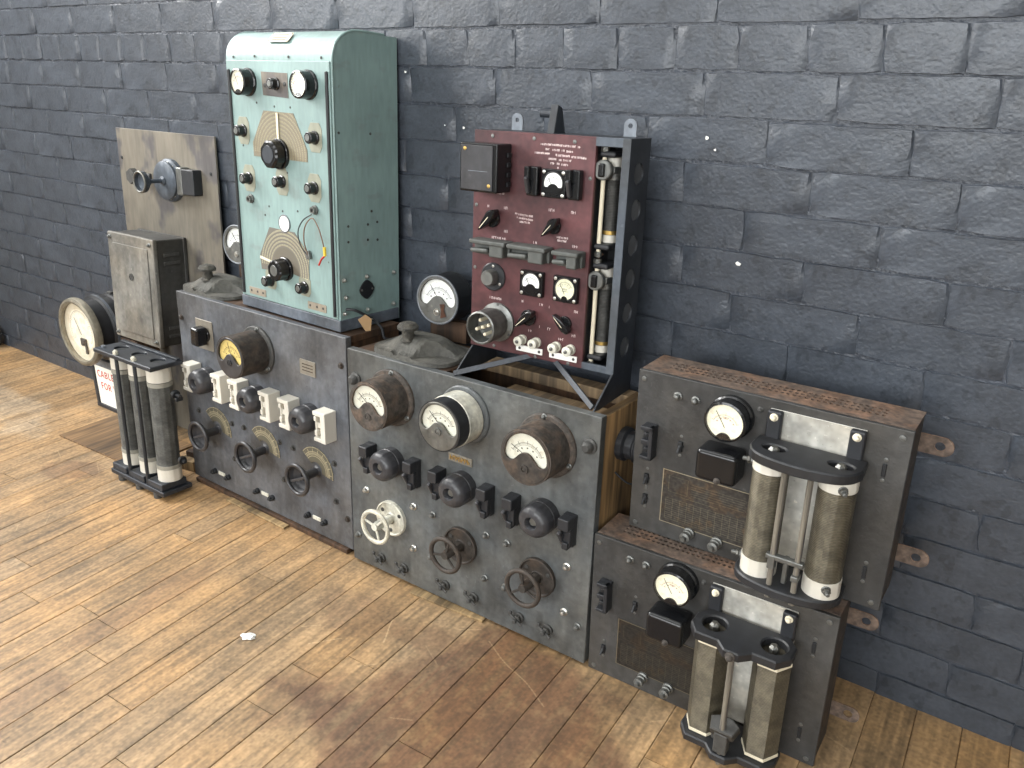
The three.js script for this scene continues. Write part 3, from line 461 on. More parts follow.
// ------------------------------------------------------------ teal test cabinet on the switch panel
{
  const t = thing('instrument_cabinet', 'teal metal instrument cabinet with rounded top, two dials and many black knobs', 'cabinet', [-1.7457, 0.5642, 0.2056], -2.41, 2.6);
  const W = 0.37, dp = 0.188;
  const prof = (e = 0) => { const s = new THREE.Shape(); s.moveTo(e, 0); s.lineTo(e, 0.584); s.bezierCurveTo(e, 0.622 + e, -0.028, 0.646 + e, -0.062, 0.646 + e); s.lineTo(-dp - e, 0.641 + e); s.lineTo(-dp - e, 0); return s; };
  const along = g => g.rotateY(Math.PI / 2);                    // profile (n, v) -> extruded along the width
  let g = along(new THREE.ExtrudeGeometry(poly(prof().getPoints(10).map(p => [-p.x, p.y])), { depth: W, bevelEnabled: false }));
  g = muv(BGU.toCreasedNormals(g, 0.5)); g.translate(0, 0, 0);
  part(t, 'cabinet_body', g, mt.teal);
  // raised edge bead round both ends of the curved top and down the front
  const bead = x => tube([[x, 0.03, -0.002], [x, 0.3, -0.002], [x, 0.56, -0.002], [x, 0.598, -0.004], [x, 0.627, -0.02], [x, 0.643, -0.045], [x, 0.647, -0.07], [x, 0.644, -0.15]], 0.0028, 40, 6);
  for (const x of [0.0015, W - 0.0015]) part(t, 'edge_bead', bead(x), mt.teal);
  part(t, 'plinth', boxAt(-0.002, W + 0.002, 0, 0.028, -dp + 0.002, 0.003, 0.003), mt.plinth);
  part(t, 'front_panel', boxAt(0.004, W - 0.004, 0.03, 0.583, 0, 0.004, 0.0012), mt.teal);
  const rod = (x) => part(t, 'edge_strip', (() => { const q = latheY([[0, 0], [0.0042, 0.002], [0.0042, 0.528], [0, 0.53]], 12); return q; })(), mt.black, x, 0.034, 0.005);
  rod(0.014); rod(0.358);
  const Z = 0.004;
  // name plate on the curved hood
  const hood = part(t, 'name_plate', prism(rrect(-0.036, 0.036, -0.014, 0.014, 0.004), 0, 0.0012, 0.0004), mt.cream, 0.185, 0.6312, -0.0162, -0.807, 0, 0);
  for (const y of [0.007, -0.001, -0.008]) part(hood, 'plate_line', box(0.05, 0.003, 0.0005, 0), mt.brass, 0, y, 0.0013);
  for (const [x, y] of [[-0.032, 0.01], [0.032, 0.01], [-0.032, -0.01], [0.032, -0.01]]) part(hood, 'rivet', G.screw, mt.iron, x, y, 0.001).scale.setScalar(0.4);
  roundMeter(t, 0.086, 0.5365, 0.0275, 0.034, scales.small, 2.2); roundMeter(t, 0.299, 0.5355, 0.0275, 0.034, scales.small, 1.9);
  const plate = (pts, m, x = 0, y = 0) => part(t, 'dial_plate', prism(poly(pts), 0, 0.0012, 0.0003), m, x, y, Z);
  const stain = M(0x9a9080, 0.6, 0, { map: brassMap });
  plate([[0.135, 0.56], [0.228, 0.558], [0.228, 0.506], [0.139, 0.51]].map(([a, b]) => [a, b]), stain);
  knob(t, 0.188, 0.535, 0.0135, 0.02, mt.blackGloss, { z: Z });
  for (const [x, y] of [[0.148, 0.531], [0.218, 0.535]]) part(t, 'screw', G.screw, mt.iron, x, y, Z + 0.001);
  // fan dials, print laid out from the spindle
  function fan(pts, cx, cy, dark, inner) {
    const tex = canvasTex(512, 512, (c) => {
      c.fillStyle = dark ? '#77716a' : '#877d6c'; c.fillRect(0, 0, 512, 512); const S = 512 / 0.26; c.translate(256, 300);
      c.strokeStyle = dark ? '#aea78f' : '#a3997f'; for (let i = 0; i < (dark ? 5 : 9); i++) { const r = (dark ? 0.056 + i * 0.0085 : 0.03 + i * 0.0085) * S; c.lineWidth = (dark ? 0.0042 : 0.0038) * S; c.beginPath(); c.arc(0, 0, r, Math.PI, Math.PI * 2.08); c.stroke(); c.save(); c.strokeStyle = '#7a6c52'; c.lineWidth = 0.0012 * S; for (let k = 0; k < 60; k++) { const a = Math.PI + k / 60 * Math.PI * 1.06; c.beginPath(); c.moveTo(Math.cos(a) * (r - 3), Math.sin(a) * (r - 3)); c.lineTo(Math.cos(a) * (r + (k % 3 ? 1 : 4)), Math.sin(a) * (r + (k % 3 ? 1 : 4))); c.stroke(); } c.restore(); }
      if (dark) { c.fillStyle = '#756d61'; c.beginPath(); c.arc(0, 0, 0.05 * S, 0, 7); c.fill(); for (let k = 0; k < 5; k++) { c.fillStyle = '#cfc8a6'; c.fillRect(0.044 * S + k * 0.0075 * S, 0.012 * S, 0.005 * S, 0.012 * S); } }
      const r = rng(dark ? 5 : 6); for (let i = 0; i < 200; i++) { c.fillStyle = `rgba(120,90,60,${0.02 + 0.06 * r()})`; c.beginPath(); c.arc(-256 + r() * 512, -300 + r() * 512, 2 + r() * 12, 0, 7); c.fill(); }
    });
    const g = prism(poly(pts.map(([a, b]) => [a - cx, b - cy])), 0, 0.0012, 0.0002); const p = g.attributes.position, uv = g.attributes.uv; for (let i = 0; i < p.count; i++) uv.setXY(i, 0.5 + p.getX(i) / 0.26, (512 - 300) / 512 + p.getY(i) / 0.26);
    return part(t, 'dial_plate', g, M(0xdcdedb, 0.6, 0, { map: tex }), cx, cy, Z);
  }
  const f1 = fan([[0.136, 0.477], [0.242, 0.475], [0.284, 0.40], [0.284, 0.374], [0.09, 0.374], [0.09, 0.405]], 0.188, 0.384, false);
  part(f1, 'pointer', box(0.007, 0.07, 0.002, 0.0005), mt.cream, -0.001, 0.055, 0.003);
  const K1 = knob(t, 0.188, 0.385, 0.0315, 0.034, mt.blackGloss, { flutes: 8, z: Z, cap: 0.62, capMat: mt.frame });
  const f2 = fan([[0.132, 0.213], [0.225, 0.212], [0.274, 0.166], [0.271, 0.106], [0.215, 0.112], [0.092, 0.107], [0.089, 0.142]], 0.187, 0.121, true);
  part(f2, 'pointer', box(0.05, 0.006, 0.002, 0.0005), mt.cream, -0.07, 0.012, 0.003, 0, 0, -0.14);
  knob(t, 0.187, 0.121, 0.026, 0.036, mt.blackGloss, { flutes: 10, z: Z, cap: 0.5 });
  const oct = (() => { const s = new THREE.Shape(); [[-0.014, 0.031], [0.014, 0.031], [0.022, 0.018], [0.022, -0.018], [0.014, -0.031], [-0.014, -0.031], [-0.022, -0.018], [-0.022, 0.018]].forEach(([a, b], i) => i ? s.lineTo(a, b) : s.moveTo(a, b)); return prism(s, 0, 0.001, 0.0003); })();
  const pale = M(0x9b9c8a, 0.6, 0, { map: brassMap });
  for (const [x, y] of [[0.056, 0.429], [0.313, 0.428], [0.066, 0.321], [0.19, 0.324], [0.304, 0.32]]) { part(t, 'knob_plate', oct, pale, x, y, Z); knob(t, x, y, 0.0145, 0.022, mt.blackGloss, { z: Z }); }
  for (const [x, y] of [[0.126, 0.083], [0.254, 0.087]]) { part(t, 'knob_plate', oct, pale, x, y + 0.004, Z).scale.set(0.95, 0.8, 1); knob(t, x, y, 0.0145, 0.022, mt.blackGloss, { z: Z }); }
  for (const [x, y] of [[0.069, 0.273], [0.303, 0.272]]) part(t, 'jack', latheZ([[0, 0], [0.0105, 0], [0.0105, 0.004], [0.008, 0.005], [0.008, 0.011], [0.0045, 0.011], [0.004, 0.005], [0, 0.005]], 16), mt.steelDull, x, y, Z);
  const wdw = part(t, 'round_window', new THREE.TorusGeometry(0.0195, 0.002, 8, 28), mt.steel, 0.19, 0.228, Z + 0.0006);
  part(wdw, 'window_disc', cylZ(0.0185, 0, 0.0012, 28), mt.white);
  for (const [x, y] of [[0.069, 0.0455], [0.295, 0.0475]]) { const p = part(t, 'small_plate', prism(rrect(-0.033, 0.033, -0.009, 0.009, 0.002), 0, 0.0012, 0.0003), stain, x, y, Z); for (const k of [-0.024, 0, 0.022]) part(p, 'rivet', G.screw, mt.iron, k, 0, 0.001).scale.setScalar(0.6); }
  for (const [x, y] of [[0.112, 0.493], [0.176, 0.487], [0.232, 0.487], [0.135, 0.262], [0.185, 0.256], [0.118, 0.24], [0.21, 0.345], [0.05, 0.395], [0.24, 0.262]]) part(t, 'screw', G.screw, mt.iron, x, y, Z).scale.setScalar(0.5);
  for (const [x, y] of [[0.03, 0.59], [0.11, 0.592], [0.23, 0.591], [0.338, 0.59]]) part(t, 'hood_screw', G.screw, mt.iron, x, y, 0.0008, -0.1).scale.setScalar(0.6);
  // loose test leads
  part(t, 'test_lead', tube([[0.279, 0.165, 0.012], [0.262, 0.19, 0.018], [0.258, 0.22, 0.02], [0.275, 0.247, 0.018], [0.298, 0.262, 0.012]], 0.0014, 30, 6), mt.rubber);
  part(t, 'test_lead', tube([[0.281, 0.165, 0.012], [0.278, 0.2, 0.02], [0.284, 0.235, 0.02], [0.304, 0.255, 0.016], [0.325, 0.24, 0.018], [0.337, 0.215, 0.018], [0.342, 0.192, 0.016]], 0.0014, 36, 6), mt.copperWire);
  part(t, 'lead_clip', box(0.012, 0.02, 0.008, 0.002), mt.steelDull, 0.279, 0.168, 0.01, 0, 0, 0.2);
  part(t, 'lead_sleeve', latheY([[0, 0], [0.0036, 0], [0.0036, 0.02], [0, 0.021]], 10), mt.yellow, 0.343, 0.175, 0.015, 0, 0, 0.08);
  part(t, 'lead_end', tube([[0.343, 0.176, 0.015], [0.334, 0.168, 0.017], [0.324, 0.152, 0.018]], 0.0022, 10, 6), mt.red);
  // right side: socket, screws, mains lead and tag
  const side = (n, v) => [W + 0.0005, v, n];
  for (const [n, v] of [[-0.013, 0.12], [-0.082, 0.119], [-0.169, 0.117], [-0.017, 0.079], [-0.167, 0.04], [-0.083, 0.04], [-0.012, 0.042]]) part(t, 'side_screw', G.dome, mt.chrome, ...side(n, v), 0, Math.PI / 2, 0).scale.setScalar(0.62);
  for (const [n, v] of [[-0.031, 0.24], [-0.09, 0.239], [-0.119, 0.242], [-0.03, 0.205], [-0.089, 0.204], [-0.119, 0.201], [-0.012, 0.441], [-0.103, 0.438], [-0.102, 0.268]]) part(t, 'rivet', G.screw, mt.iron, ...side(n, v), 0, Math.PI / 2, 0).scale.setScalar(0.6);
  const so = (() => { const s = new THREE.Shape(); for (let i = 0; i < 32; i++) { const a = i / 32 * Math.PI * 2, c = Math.cos(a), q = Math.sin(a), k = 1 / Math.pow(Math.pow(Math.abs(c / 0.023), 1.45) + Math.pow(Math.abs(q / 0.023), 1.45), 1 / 1.45); i ? s.lineTo(c * k, q * k) : s.moveTo(c * k, q * k); } return prism(s, 0, 0.003, 0.0006); })();
  const sk = part(t, 'mains_socket', so, mt.dark, ...side(-0.081, 0.089), 0, Math.PI / 2, 0); for (const a of [-0.016, 0.016]) part(sk, 'screw', G.screw, mt.chrome, a, 0, 0.003).scale.setScalar(0.5);
  part(t, 'mains_lead', tube([[W - 0.004, 0.051, -0.017], [W + 0.012, 0.05, -0.03], [W + 0.016, 0.034, -0.06], [W + 0.018, 0.02, -0.082], [W + 0.03, -0.004, -0.1], [W + 0.034, -0.028, -0.105], [W + 0.045, -0.034, -0.13]], 0.0034, 40, 8), mt.rubber);
  const tg = part(t, 'paper_tag', prism(poly([[-0.016, 0.012], [0.004, 0.02], [0.018, 0.006], [0.012, -0.024], [0.002, -0.026]]), 0, 0.0008, 0.0002), mt.tag, W + 0.021, 0.016, -0.055, 0, 1.25, 0.1);
  part(t, 'tag_string', tube([[W + 0.02, 0.021, -0.06], [W + 0.023, 0.024, -0.07], [W + 0.02, 0.02, -0.082]], 0.001, 8, 5), mt.cream);
}
// ------------------------------------------------------------ maroon charging panel, feet on the centre panel, back on the wall
{
  const t = thing('charging_panel', 'maroon panel in a black steel frame with plug socket, meters and white lettering', 'control panel', [-1.030, 0.595, 0.1776], 2.56, 2.87);
  const PW = 0.266, FW = 0.334, H = 0.433, dp = 0.083;
  const print = canvasTex(1024, 1660, (c, w, h) => {
    const im = c.createImageData ? null : null; const S = w / PW;
    for (let y = 0; y < h; y += 4) for (let x = 0; x < w; x += 4) { const l = maroonMap(x / w * 0.6, y / w * 0.6); c.fillStyle = `rgb(${Math.round(clamp(86 * l, 0, 255))},${Math.round(clamp(49 * l + 4 * (l - 0.8), 0, 255))},${Math.round(clamp(52 * l, 0, 255))})`; c.fillRect(x, y, 4, 4); }
    const X = u => u * S, Y = v => h - v * S * (h / w) / (H / PW); c.fillStyle = '#f1e4e0';
    const r = rng(23);
    // unreadable engraved lettering: words as rows of small strokes
    const word = (u, v, n, s = 0.0037) => { let x = X(u) - n * s * S * 0.4; for (let i = 0; i < n; i++) { const hh = s * S; c.fillRect(x, Y(v) - hh / 2, 2.5, hh); if (r() > 0.4) c.fillRect(x, Y(v) - (r() > 0.5 ? hh / 2 : 1.5), hh * 0.55, 2.5); if (r() > 0.45) c.fillRect(x + hh * 0.5, Y(v) - hh / 2, 2.5, hh); x += hh * 0.82; } };
    word(0.170, 0.414, 13); word(0.207, 0.4135, 12); word(0.232, 0.413, 2);
    word(0.166, 0.4055, 3); word(0.184, 0.405, 5); word(0.199, 0.405, 2); word(0.213, 0.404, 5);
    word(0.155, 0.398, 11); word(0.185, 0.397, 1); word(0.2, 0.396, 10); word(0.23, 0.395, 9); word(0.243, 0.394, 3);
    word(0.178, 0.389, 6); word(0.194, 0.388, 2); word(0.209, 0.388, 6); word(0.178, 0.381, 3); word(0.190, 0.381, 2); word(0.204, 0.38, 5); word(0.19, 0.374, 1);
    word(0.103, 0.282, 2); word(0.112, 0.281, 3); word(0.128, 0.28, 8); word(0.106, 0.275, 1); word(0.118, 0.274, 6); word(0.134, 0.273, 5); word(0.123, 0.267, 8);
    word(0.078, 0.29, 2, 0.0052); word(0.037, 0.29, 1, 0.0052); word(0.181, 0.296, 3, 0.0052); word(0.229, 0.296, 3, 0.0052); word(0.08, 0.245, 2, 0.0052); word(0.207, 0.247, 8); word(0.207, 0.241, 7);
    word(0.063, 0.23, 8, 0.005); word(0.148, 0.231, 2, 0.0052); word(0.236, 0.234, 3, 0.0052); word(0.06, 0.108, 7, 0.005); word(0.125, 0.112, 1, 0.0052);
    word(0.168, 0.112, 2, 0.0052); word(0.188, 0.11, 1, 0.0052); word(0.246, 0.11, 2, 0.0052); word(0.168, 0.067, 1, 0.0052); word(0.189, 0.066, 2, 0.0052); word(0.244, 0.062, 2, 0.0052); word(0.146, 0.055, 2, 0.0052); word(0.217, 0.05, 3, 0.0052); word(0.062, 0.317, 8, 0.004);
  });
  const pg = prism(poly([[0, 0], [PW, 0], [PW, H], [0, H]]), -0.008, 0, 0.001); { const p = pg.attributes.position, uv = pg.attributes.uv; for (let i = 0; i < p.count; i++) uv.setXY(i, p.getX(i) / PW, p.getY(i) / H); }
  part(t, 'maroon_board', pg, M(0xffffff, 0.42, 0, { map: print }));
  for (const [x, y] of [[0.043, 0.423], [0.136, 0.423], [0.222, 0.422], [0.008, 0.29], [0.008, 0.165], [0.06, 0.008], [0.16, 0.003], [0.235, 0.004], [0.258, 0.36]]) part(t, 'screw', G.screw, mt.steelDull, x, y, 0).scale.setScalar(0.75);
  // steel frame
  const sideShape = hs => { const s = poly([[0, H], [-dp, H], [-dp, -0.05], [0.05, -0.055], [0.071, -0.053], [0.066, -0.047], [0, 0.004]]); if (hs) for (const v of [0.372, 0.307, 0.243, 0.180, 0.115, 0.048]) s.holes.push(holeAt(-0.04, v, 0.0195)); return s; };
  const sg = hs => { const s = sideShape(hs); const m = new THREE.Shape(s.getPoints(1).map(p => new THREE.Vector2(-p.x, p.y))); m.holes = s.holes.map(h => new THREE.Path(h.getPoints(20).map(p => new THREE.Vector2(-p.x, p.y)))); const g = prism(m, 0, 0.004, 0.0006); g.rotateY(Math.PI / 2); return g; };
  part(t, 'side_plate', sg(false), mt.frame, 0.002, 0, -0.009); part(t, 'side_plate', sg(true), mt.frame, FW - 0.004, 0, -0.001);
  part(t, 'frame_stile', boxAt(FW - 0.016, FW, 0, H, -0.006, 0.001, 0.001), mt.stile);
  part(t, 'frame_rail', boxAt(PW - 0.002, FW - 0.014, H - 0.016, H, -0.006, 0.0, 0.001), mt.stile); part(t, 'frame_rail', boxAt(PW - 0.002, FW - 0.014, 0, 0.014, -0.006, 0.0, 0.001), mt.stile);
  part(t, 'frame_rail', boxAt(0.004, FW - 0.004, 0.0, 0.004, -dp, -0.006, 0.001), mt.frame); part(t, 'frame_rail', boxAt(0.004, FW - 0.004, H - 0.004, H, -dp, -0.009, 0.001), mt.frame);
  part(t, 'back_plate', boxAt(0.004, FW - 0.004, 0.004, H - 0.004, -dp, -dp + 0.003, 0), mt.dark);
  part(t, 'bay_divider', boxAt(PW - 0.004, PW - 0.001, 0.004, H - 0.004, -dp + 0.003, -0.009, 0), mt.dark);
  for (const x of [0.046, 0.292]) { const s = rrect(-0.013, 0.013, -0.01, 0.032, 0.0125); s.holes.push(holeAt(0, 0.019, 0.004)); part(t, 'wall_tab', prism(s, -0.003, 0, 0.0004), mt.steel, x, H, -dp + 0.003); }
  part(t, 'brace_bar', bar([0.006, -0.047, 0.066], [0.152, 0.004, -0.006], 0.011, 0.005), mt.frame); part(t, 'brace_bar', bar([FW - 0.006, -0.047, 0.066], [0.2, 0.004, -0.006], 0.011, 0.005), mt.frame);
  const hd = part(t, 'handle_block', (() => { const g = prism(poly([[0, 0], [-0.045, 0], [-0.028, 0.05], [-0.012, 0.055]]), 0, 0.016, 0.001); g.rotateY(-Math.PI / 2); return g; })(), mt.frame, 0.163, H - 0.004, -0.025);
  part(t, 'handle_pin', cylZ(0.0075, 0, 0.032, 16), mt.frame, 0.145, H + 0.034, -0.058, 0, -Math.PI / 2, 0);
  // black relay cover
  const rb = part(t, 'relay_cover', box(0.086, 0.09, 0.05, 0.003), mt.blackGloss, 0.045, 0.366, 0.025); part(rb, 'cover_plate', box(0.072, 0.082, 0.002, 0.001), mt.bakelite, -0.003, 0, 0.0255);
  for (const [x, y] of [[-0.03, 0.034], [0.026, -0.032]]) part(rb, 'screw', G.screw, mt.brassBright, x, y, 0.026).scale.setScalar(0.75); part(rb, 'etched_line', box(0.044, 0.001, 0.0004, 0), mt.steel, 0, -0.006, 0.0267);
  for (const y of [-0.03, -0.012, 0.006, 0.024]) part(rb, 'vent_lug', box(0.004, 0.008, 0.012, 0.001), mt.dark, 0.044, y, -0.014);
  // tumbler switches beside the top meter
  for (const x of [0.144, 0.233]) { const s = part(t, 'tumbler_switch', merge([boxAt(-0.012, 0.012, -0.027, 0.027, 0, 0.016, 0.003), boxAt(-0.012, -0.002, 0.002, 0.027, 0.012, 0.026, 0.002)]), mt.blackGloss, x, 0.347, 0); part(s, 'lever', box(0.008, 0.032, 0.01, 0.003), mt.bakelite, -0.006, -0.006, 0.022, 0.35); }
  function square(x, y, w, h, sc, R, low) {
    const m = part(t, 'square_meter', box(w, h, 0.012, 0.002), mt.blackGloss, x, y, 0.004);
    part(m, 'bezel', new THREE.TorusGeometry(R, 0.0013, 8, 32), mt.black, 0, 0.001, 0.0062); part(m, 'scale', new THREE.CircleGeometry(R, 32), sc, 0, 0.001, 0.0062);
    const b = new THREE.Shape(); if (low) { b.absarc(0, 0.001, R * 1.02, 200 * D, 340 * D, false); b.absarc(0, -R * 0.62, R * 0.62, 30 * D, 150 * D, false); } else { b.absarc(0, -R * 0.86, R * 0.3, 0, Math.PI * 2); }
    part(m, 'boss', prism(b, 0.006, 0.0078, 0.0004, 16), mt.blackGloss);
    part(m, 'needle', bar([0, -R * 0.4, 0], [-R * 0.5, R * 0.5, 0], 0.001, 0.0005), needleMat, 0, 0, 0.0068);
    for (const a of [-1, 1]) for (const c of [-1, 1]) part(m, 'screw', G.screw, mt.chrome, a * (w / 2 - 0.0055), c * (h / 2 - 0.0055), 0.006).scale.setScalar(0.7);
  }
  square(0.187, 0.3455, 0.052, 0.052, scales.white, 0.0205, true); square(0.148, 0.152, 0.052, 0.05, scales.white, 0.0205, true); square(0.224, 0.1515, 0.053, 0.05, scales.busy, 0.0215, false);
  function pointer(x, y, a, s = 1) { const k = part(t, 'pointer_knob', merge([prism((() => { const q = new THREE.Shape(); q.moveTo(-0.030, 0); q.quadraticCurveTo(-0.01, 0.0095, 0.012, 0.0085); q.quadraticCurveTo(0.024, 0.006, 0.026, 0); q.quadraticCurveTo(0.024, -0.006, 0.012, -0.0085); q.quadraticCurveTo(-0.01, -0.0095, -0.030, 0); return q; })(), 0.006, 0.026, 0.002), cylZ(0.017, 0, 0.008, 24)]), mt.blackGloss, x, y, 0, 0, 0, a); k.scale.setScalar(s); part(k, 'index_line', box(0.03, 0.0012, 0.0006, 0), mt.cream, -0.008, 0, 0.0262); return k; }
  pointer(0.049, 0.267, 0.85); pointer(0.189, 0.267, 0.85, 0.86); pointer(0.142, 0.082, 0.75, 0.95); pointer(0.224, 0.084, -0.75, 0.85);
  // knife-type isolators in a row
  const isoMat = M(0x5e5f5a, 0.6, 0.1, { map: grime });
  function isolator(x, w) { const s = part(t, 'isolator', merge([boxAt(-w / 2, w / 2, -0.016, 0.015, 0, 0.016, 0.003), boxAt(-w / 2, w / 2, 0.006, 0.015, 0.012, 0.036, 0.003), boxAt(w * 0.06, w * 0.44, -0.016, 0.012, 0.012, 0.034, 0.003)]), isoMat, x, 0.213, 0); part(s, 'lever', box(w * 0.5, 0.009, 0.02, 0.004), isoMat, -w * 0.22, -0.006, 0.026, 0, 0, 0.05); }
  isolator(0.058, 0.084); isolator(0.147, 0.086); isolator(0.232, 0.056);
  const rk = part(t, 'round_dial', latheZ([[0, 0], [0.0285, 0], [0.0285, 0.003], [0.026, 0.005], [0, 0.005]], 32), mt.black, 0.054, 0.1515, 0); part(rk, 'knob', latheZ([[0, 0], [0.016, 0], [0.016, 0.016], [0.014, 0.02], [0, 0.02]], 24), mt.steelDull, 0, 0, 0.005);
  for (let k = 0; k < 3; k++) part(rk, 'screw', G.screw, mt.chrome, Math.cos(k * 2.1 - 0.6) * 0.022, Math.sin(k * 2.1 - 0.6) * 0.022, 0.005).scale.setScalar(0.6);
  const so = part(t, 'plug_socket', latheZ([[0, 0], [0.040, 0], [0.040, 0.006], [0.030, 0.01], [0.029, 0.022], [0.0335, 0.024], [0.0335, 0.064], [0.0305, 0.066], [0.029, 0.064], [0.028, 0.032], [0, 0.032]], 40), mt.steelDull, 0.068, 0.06, 0);
  for (let k = 0; k < 5; k++) part(so, 'pin', latheZ([[0, 0.032], [0.0036, 0.032], [0.0036, 0.056], [0.002, 0.058], [0, 0.058]], 10), mt.cream, k === 4 ? 0 : Math.cos(k * 1.57 + 0.4) * 0.015, k === 4 ? 0 : Math.sin(k * 1.57 + 0.4) * 0.015, 0);
  for (let k = 0; k < 3; k++) part(so, 'screw', G.screw, mt.iron, Math.cos(k * 2.1 + 1.5) * 0.035, Math.sin(k * 2.1 + 1.5) * 0.035, 0.0052);
  for (const [x0, a, b] of [[0.146, 0.129, 0.162], [0.224, 0.208, 0.240]]) {
    const s = part(t, 'terminal_strip', box(0.062, 0.0125, 0.003, 0.001), mt.white, x0, 0.016, 0.0015);
    for (const k of [-0.022, 0.024]) part(s, 'screw', G.screw, mt.iron, k, 0, 0.0015).scale.setScalar(0.6);
    for (const x of [a, b]) { const m = part(t, 'terminal', latheZ([[0, 0], [0.0105, 0], [0.0105, 0.005], [0.0075, 0.006], [0.0075, 0.010], [0.0098, 0.011], [0.0098, 0.02], [0.006, 0.022], [0, 0.022]], 20), mt.ceramicOld, x, 0.034, 0); part(m, 'terminal_tip', cylZ(0.0035, 0.022, 0.026, 10), mt.steelDull); }
  }
  // two slide resistors in the open bay
  function slide(v0, v1, kv) {
    const r = part(t, 'slide_resistor', cylUV(latheY([[0, v0 + 0.012], [0.0135, v0 + 0.012], [0.0135, v1 - 0.012], [0, v1 - 0.012]], 24)), mt.winding, 0.2845, 0, -0.042);
    part(r, 'ceramic_end', latheY([[0.0137, v0 + 0.012], [0.0142, v0 + 0.012], [0.0142, v0 + 0.026], [0.0137, v0 + 0.026]], 24), mt.ceramic); part(r, 'ceramic_end', latheY([[0.0137, v1 - 0.03], [0.0142, v1 - 0.03], [0.0142, v1 - 0.008], [0, v1 - 0.008]], 24), mt.ceramic);
    part(r, 'brass_band', latheY([[0.0142, v0 + 0.027], [0.0148, v0 + 0.027], [0.0148, v0 + 0.034], [0.0142, v0 + 0.034]], 24), mt.brassBright); part(r, 'clamp_band', latheY([[0.0142, v1 - 0.05], [0.0165, v1 - 0.05], [0.0165, v1 - 0.038], [0.0142, v1 - 0.038]], 24), mt.steelDull);
    for (const v of [v0, v1 - 0.01]) part(r, 'end_cap', boxAt(-0.017, 0.016, v, v + 0.011, -0.016, 0.032, 0.005), mt.black);
    part(r, 'guide_rod', latheY([[0, v0 - 0.008], [0.0042, v0 - 0.008], [0.0042, v1 + 0.006], [0, v1 + 0.006]], 12), mt.cream, -0.009, 0, 0.024); part(r, 'nut', latheY([[0, v0 - 0.014], [0.007, v0 - 0.014], [0.007, v0 - 0.004], [0, v0 - 0.004]], 6), mt.steelDull, -0.009, 0, 0.024); part(r, 'nut', latheY([[0, v1], [0.008, v1], [0.008, v1 + 0.008], [0, v1 + 0.01]], 6), mt.steelDull, -0.009, 0, 0.024);
    const k = part(r, 'slider_knob', latheZ([[0, 0], [0.017, 0], [0.018, 0.004], [0.018, 0.012], [0.016, 0.014], [0, 0.014]], 28), mt.steelDull, -0.006, kv, 0.024);
    part(r, 'slider_cap', box(0.012, 0.024, 0.008, 0.003), mt.blackGloss, -0.006, kv, 0.04); part(r, 'slider_arm', box(0.016, 0.012, 0.03, 0.002), mt.steelDull, 0.006, kv, 0.012);
  }
  slide(0.232, 0.408, 0.376); slide(0.018, 0.206, 0.174);
  part(t, 'link_wire', tube([[0.28, 0.222, -0.03], [0.275, 0.215, -0.02], [0.274, 0.2, -0.03]], 0.0016, 12, 6), mt.copperWire);
}
// ------------------------------------------------------------ two regulator boxes, one on the other
const plateTex = canvasTex(512, 384, (c, w, h) => {
  for (let y = 0; y < h; y += 4) for (let x = 0; x < w; x += 4) { const a = fbm(x / w, y / w, 7, 7, 5, 301), b = fbm(x / w, y / w, 40, 40, 2, 305), k = sst(0.5, 0.68, a), l = 0.8 + 0.6 * (b - 0.5); c.fillStyle = `rgb(${Math.round((66 + 14 * k) * l)},${Math.round((62 + 4 * k) * l)},${Math.round((57 - 5 * k) * l)})`; c.fillRect(x, y, 4, 4); }
  c.strokeStyle = 'rgba(168,158,132,.8)'; c.lineWidth = 5; c.strokeRect(4, 4, w - 8, h - 8); c.lineWidth = 2; c.strokeStyle = 'rgba(150,140,115,.45)';
  c.strokeRect(40, 40, 110, 110); for (let i = 0; i < 6; i++) { c.beginPath(); c.moveTo(170, 60 + i * 16); c.lineTo(470, 60 + i * 16); c.stroke(); }
  c.lineWidth = 3; c.beginPath(); c.moveTo(120, 170); c.lineTo(330, 170); c.stroke(); c.lineWidth = 2;
  for (let i = 0; i < 11; i++) { c.beginPath(); c.moveTo(30, 200 + i * 15); c.lineTo(480, 200 + i * 15); c.stroke(); } for (let i = 0; i < 12; i++) { c.beginPath(); c.moveTo(30 + i * 41, 196); c.lineTo(30 + i * 41, 350); c.stroke(); }
});
const plateMat = M(0xffffff, 0.55, 0.2, { map: plateTex }), plateMat2 = M(0xb9b7b2, 0.55, 0.2, { map: plateTex });
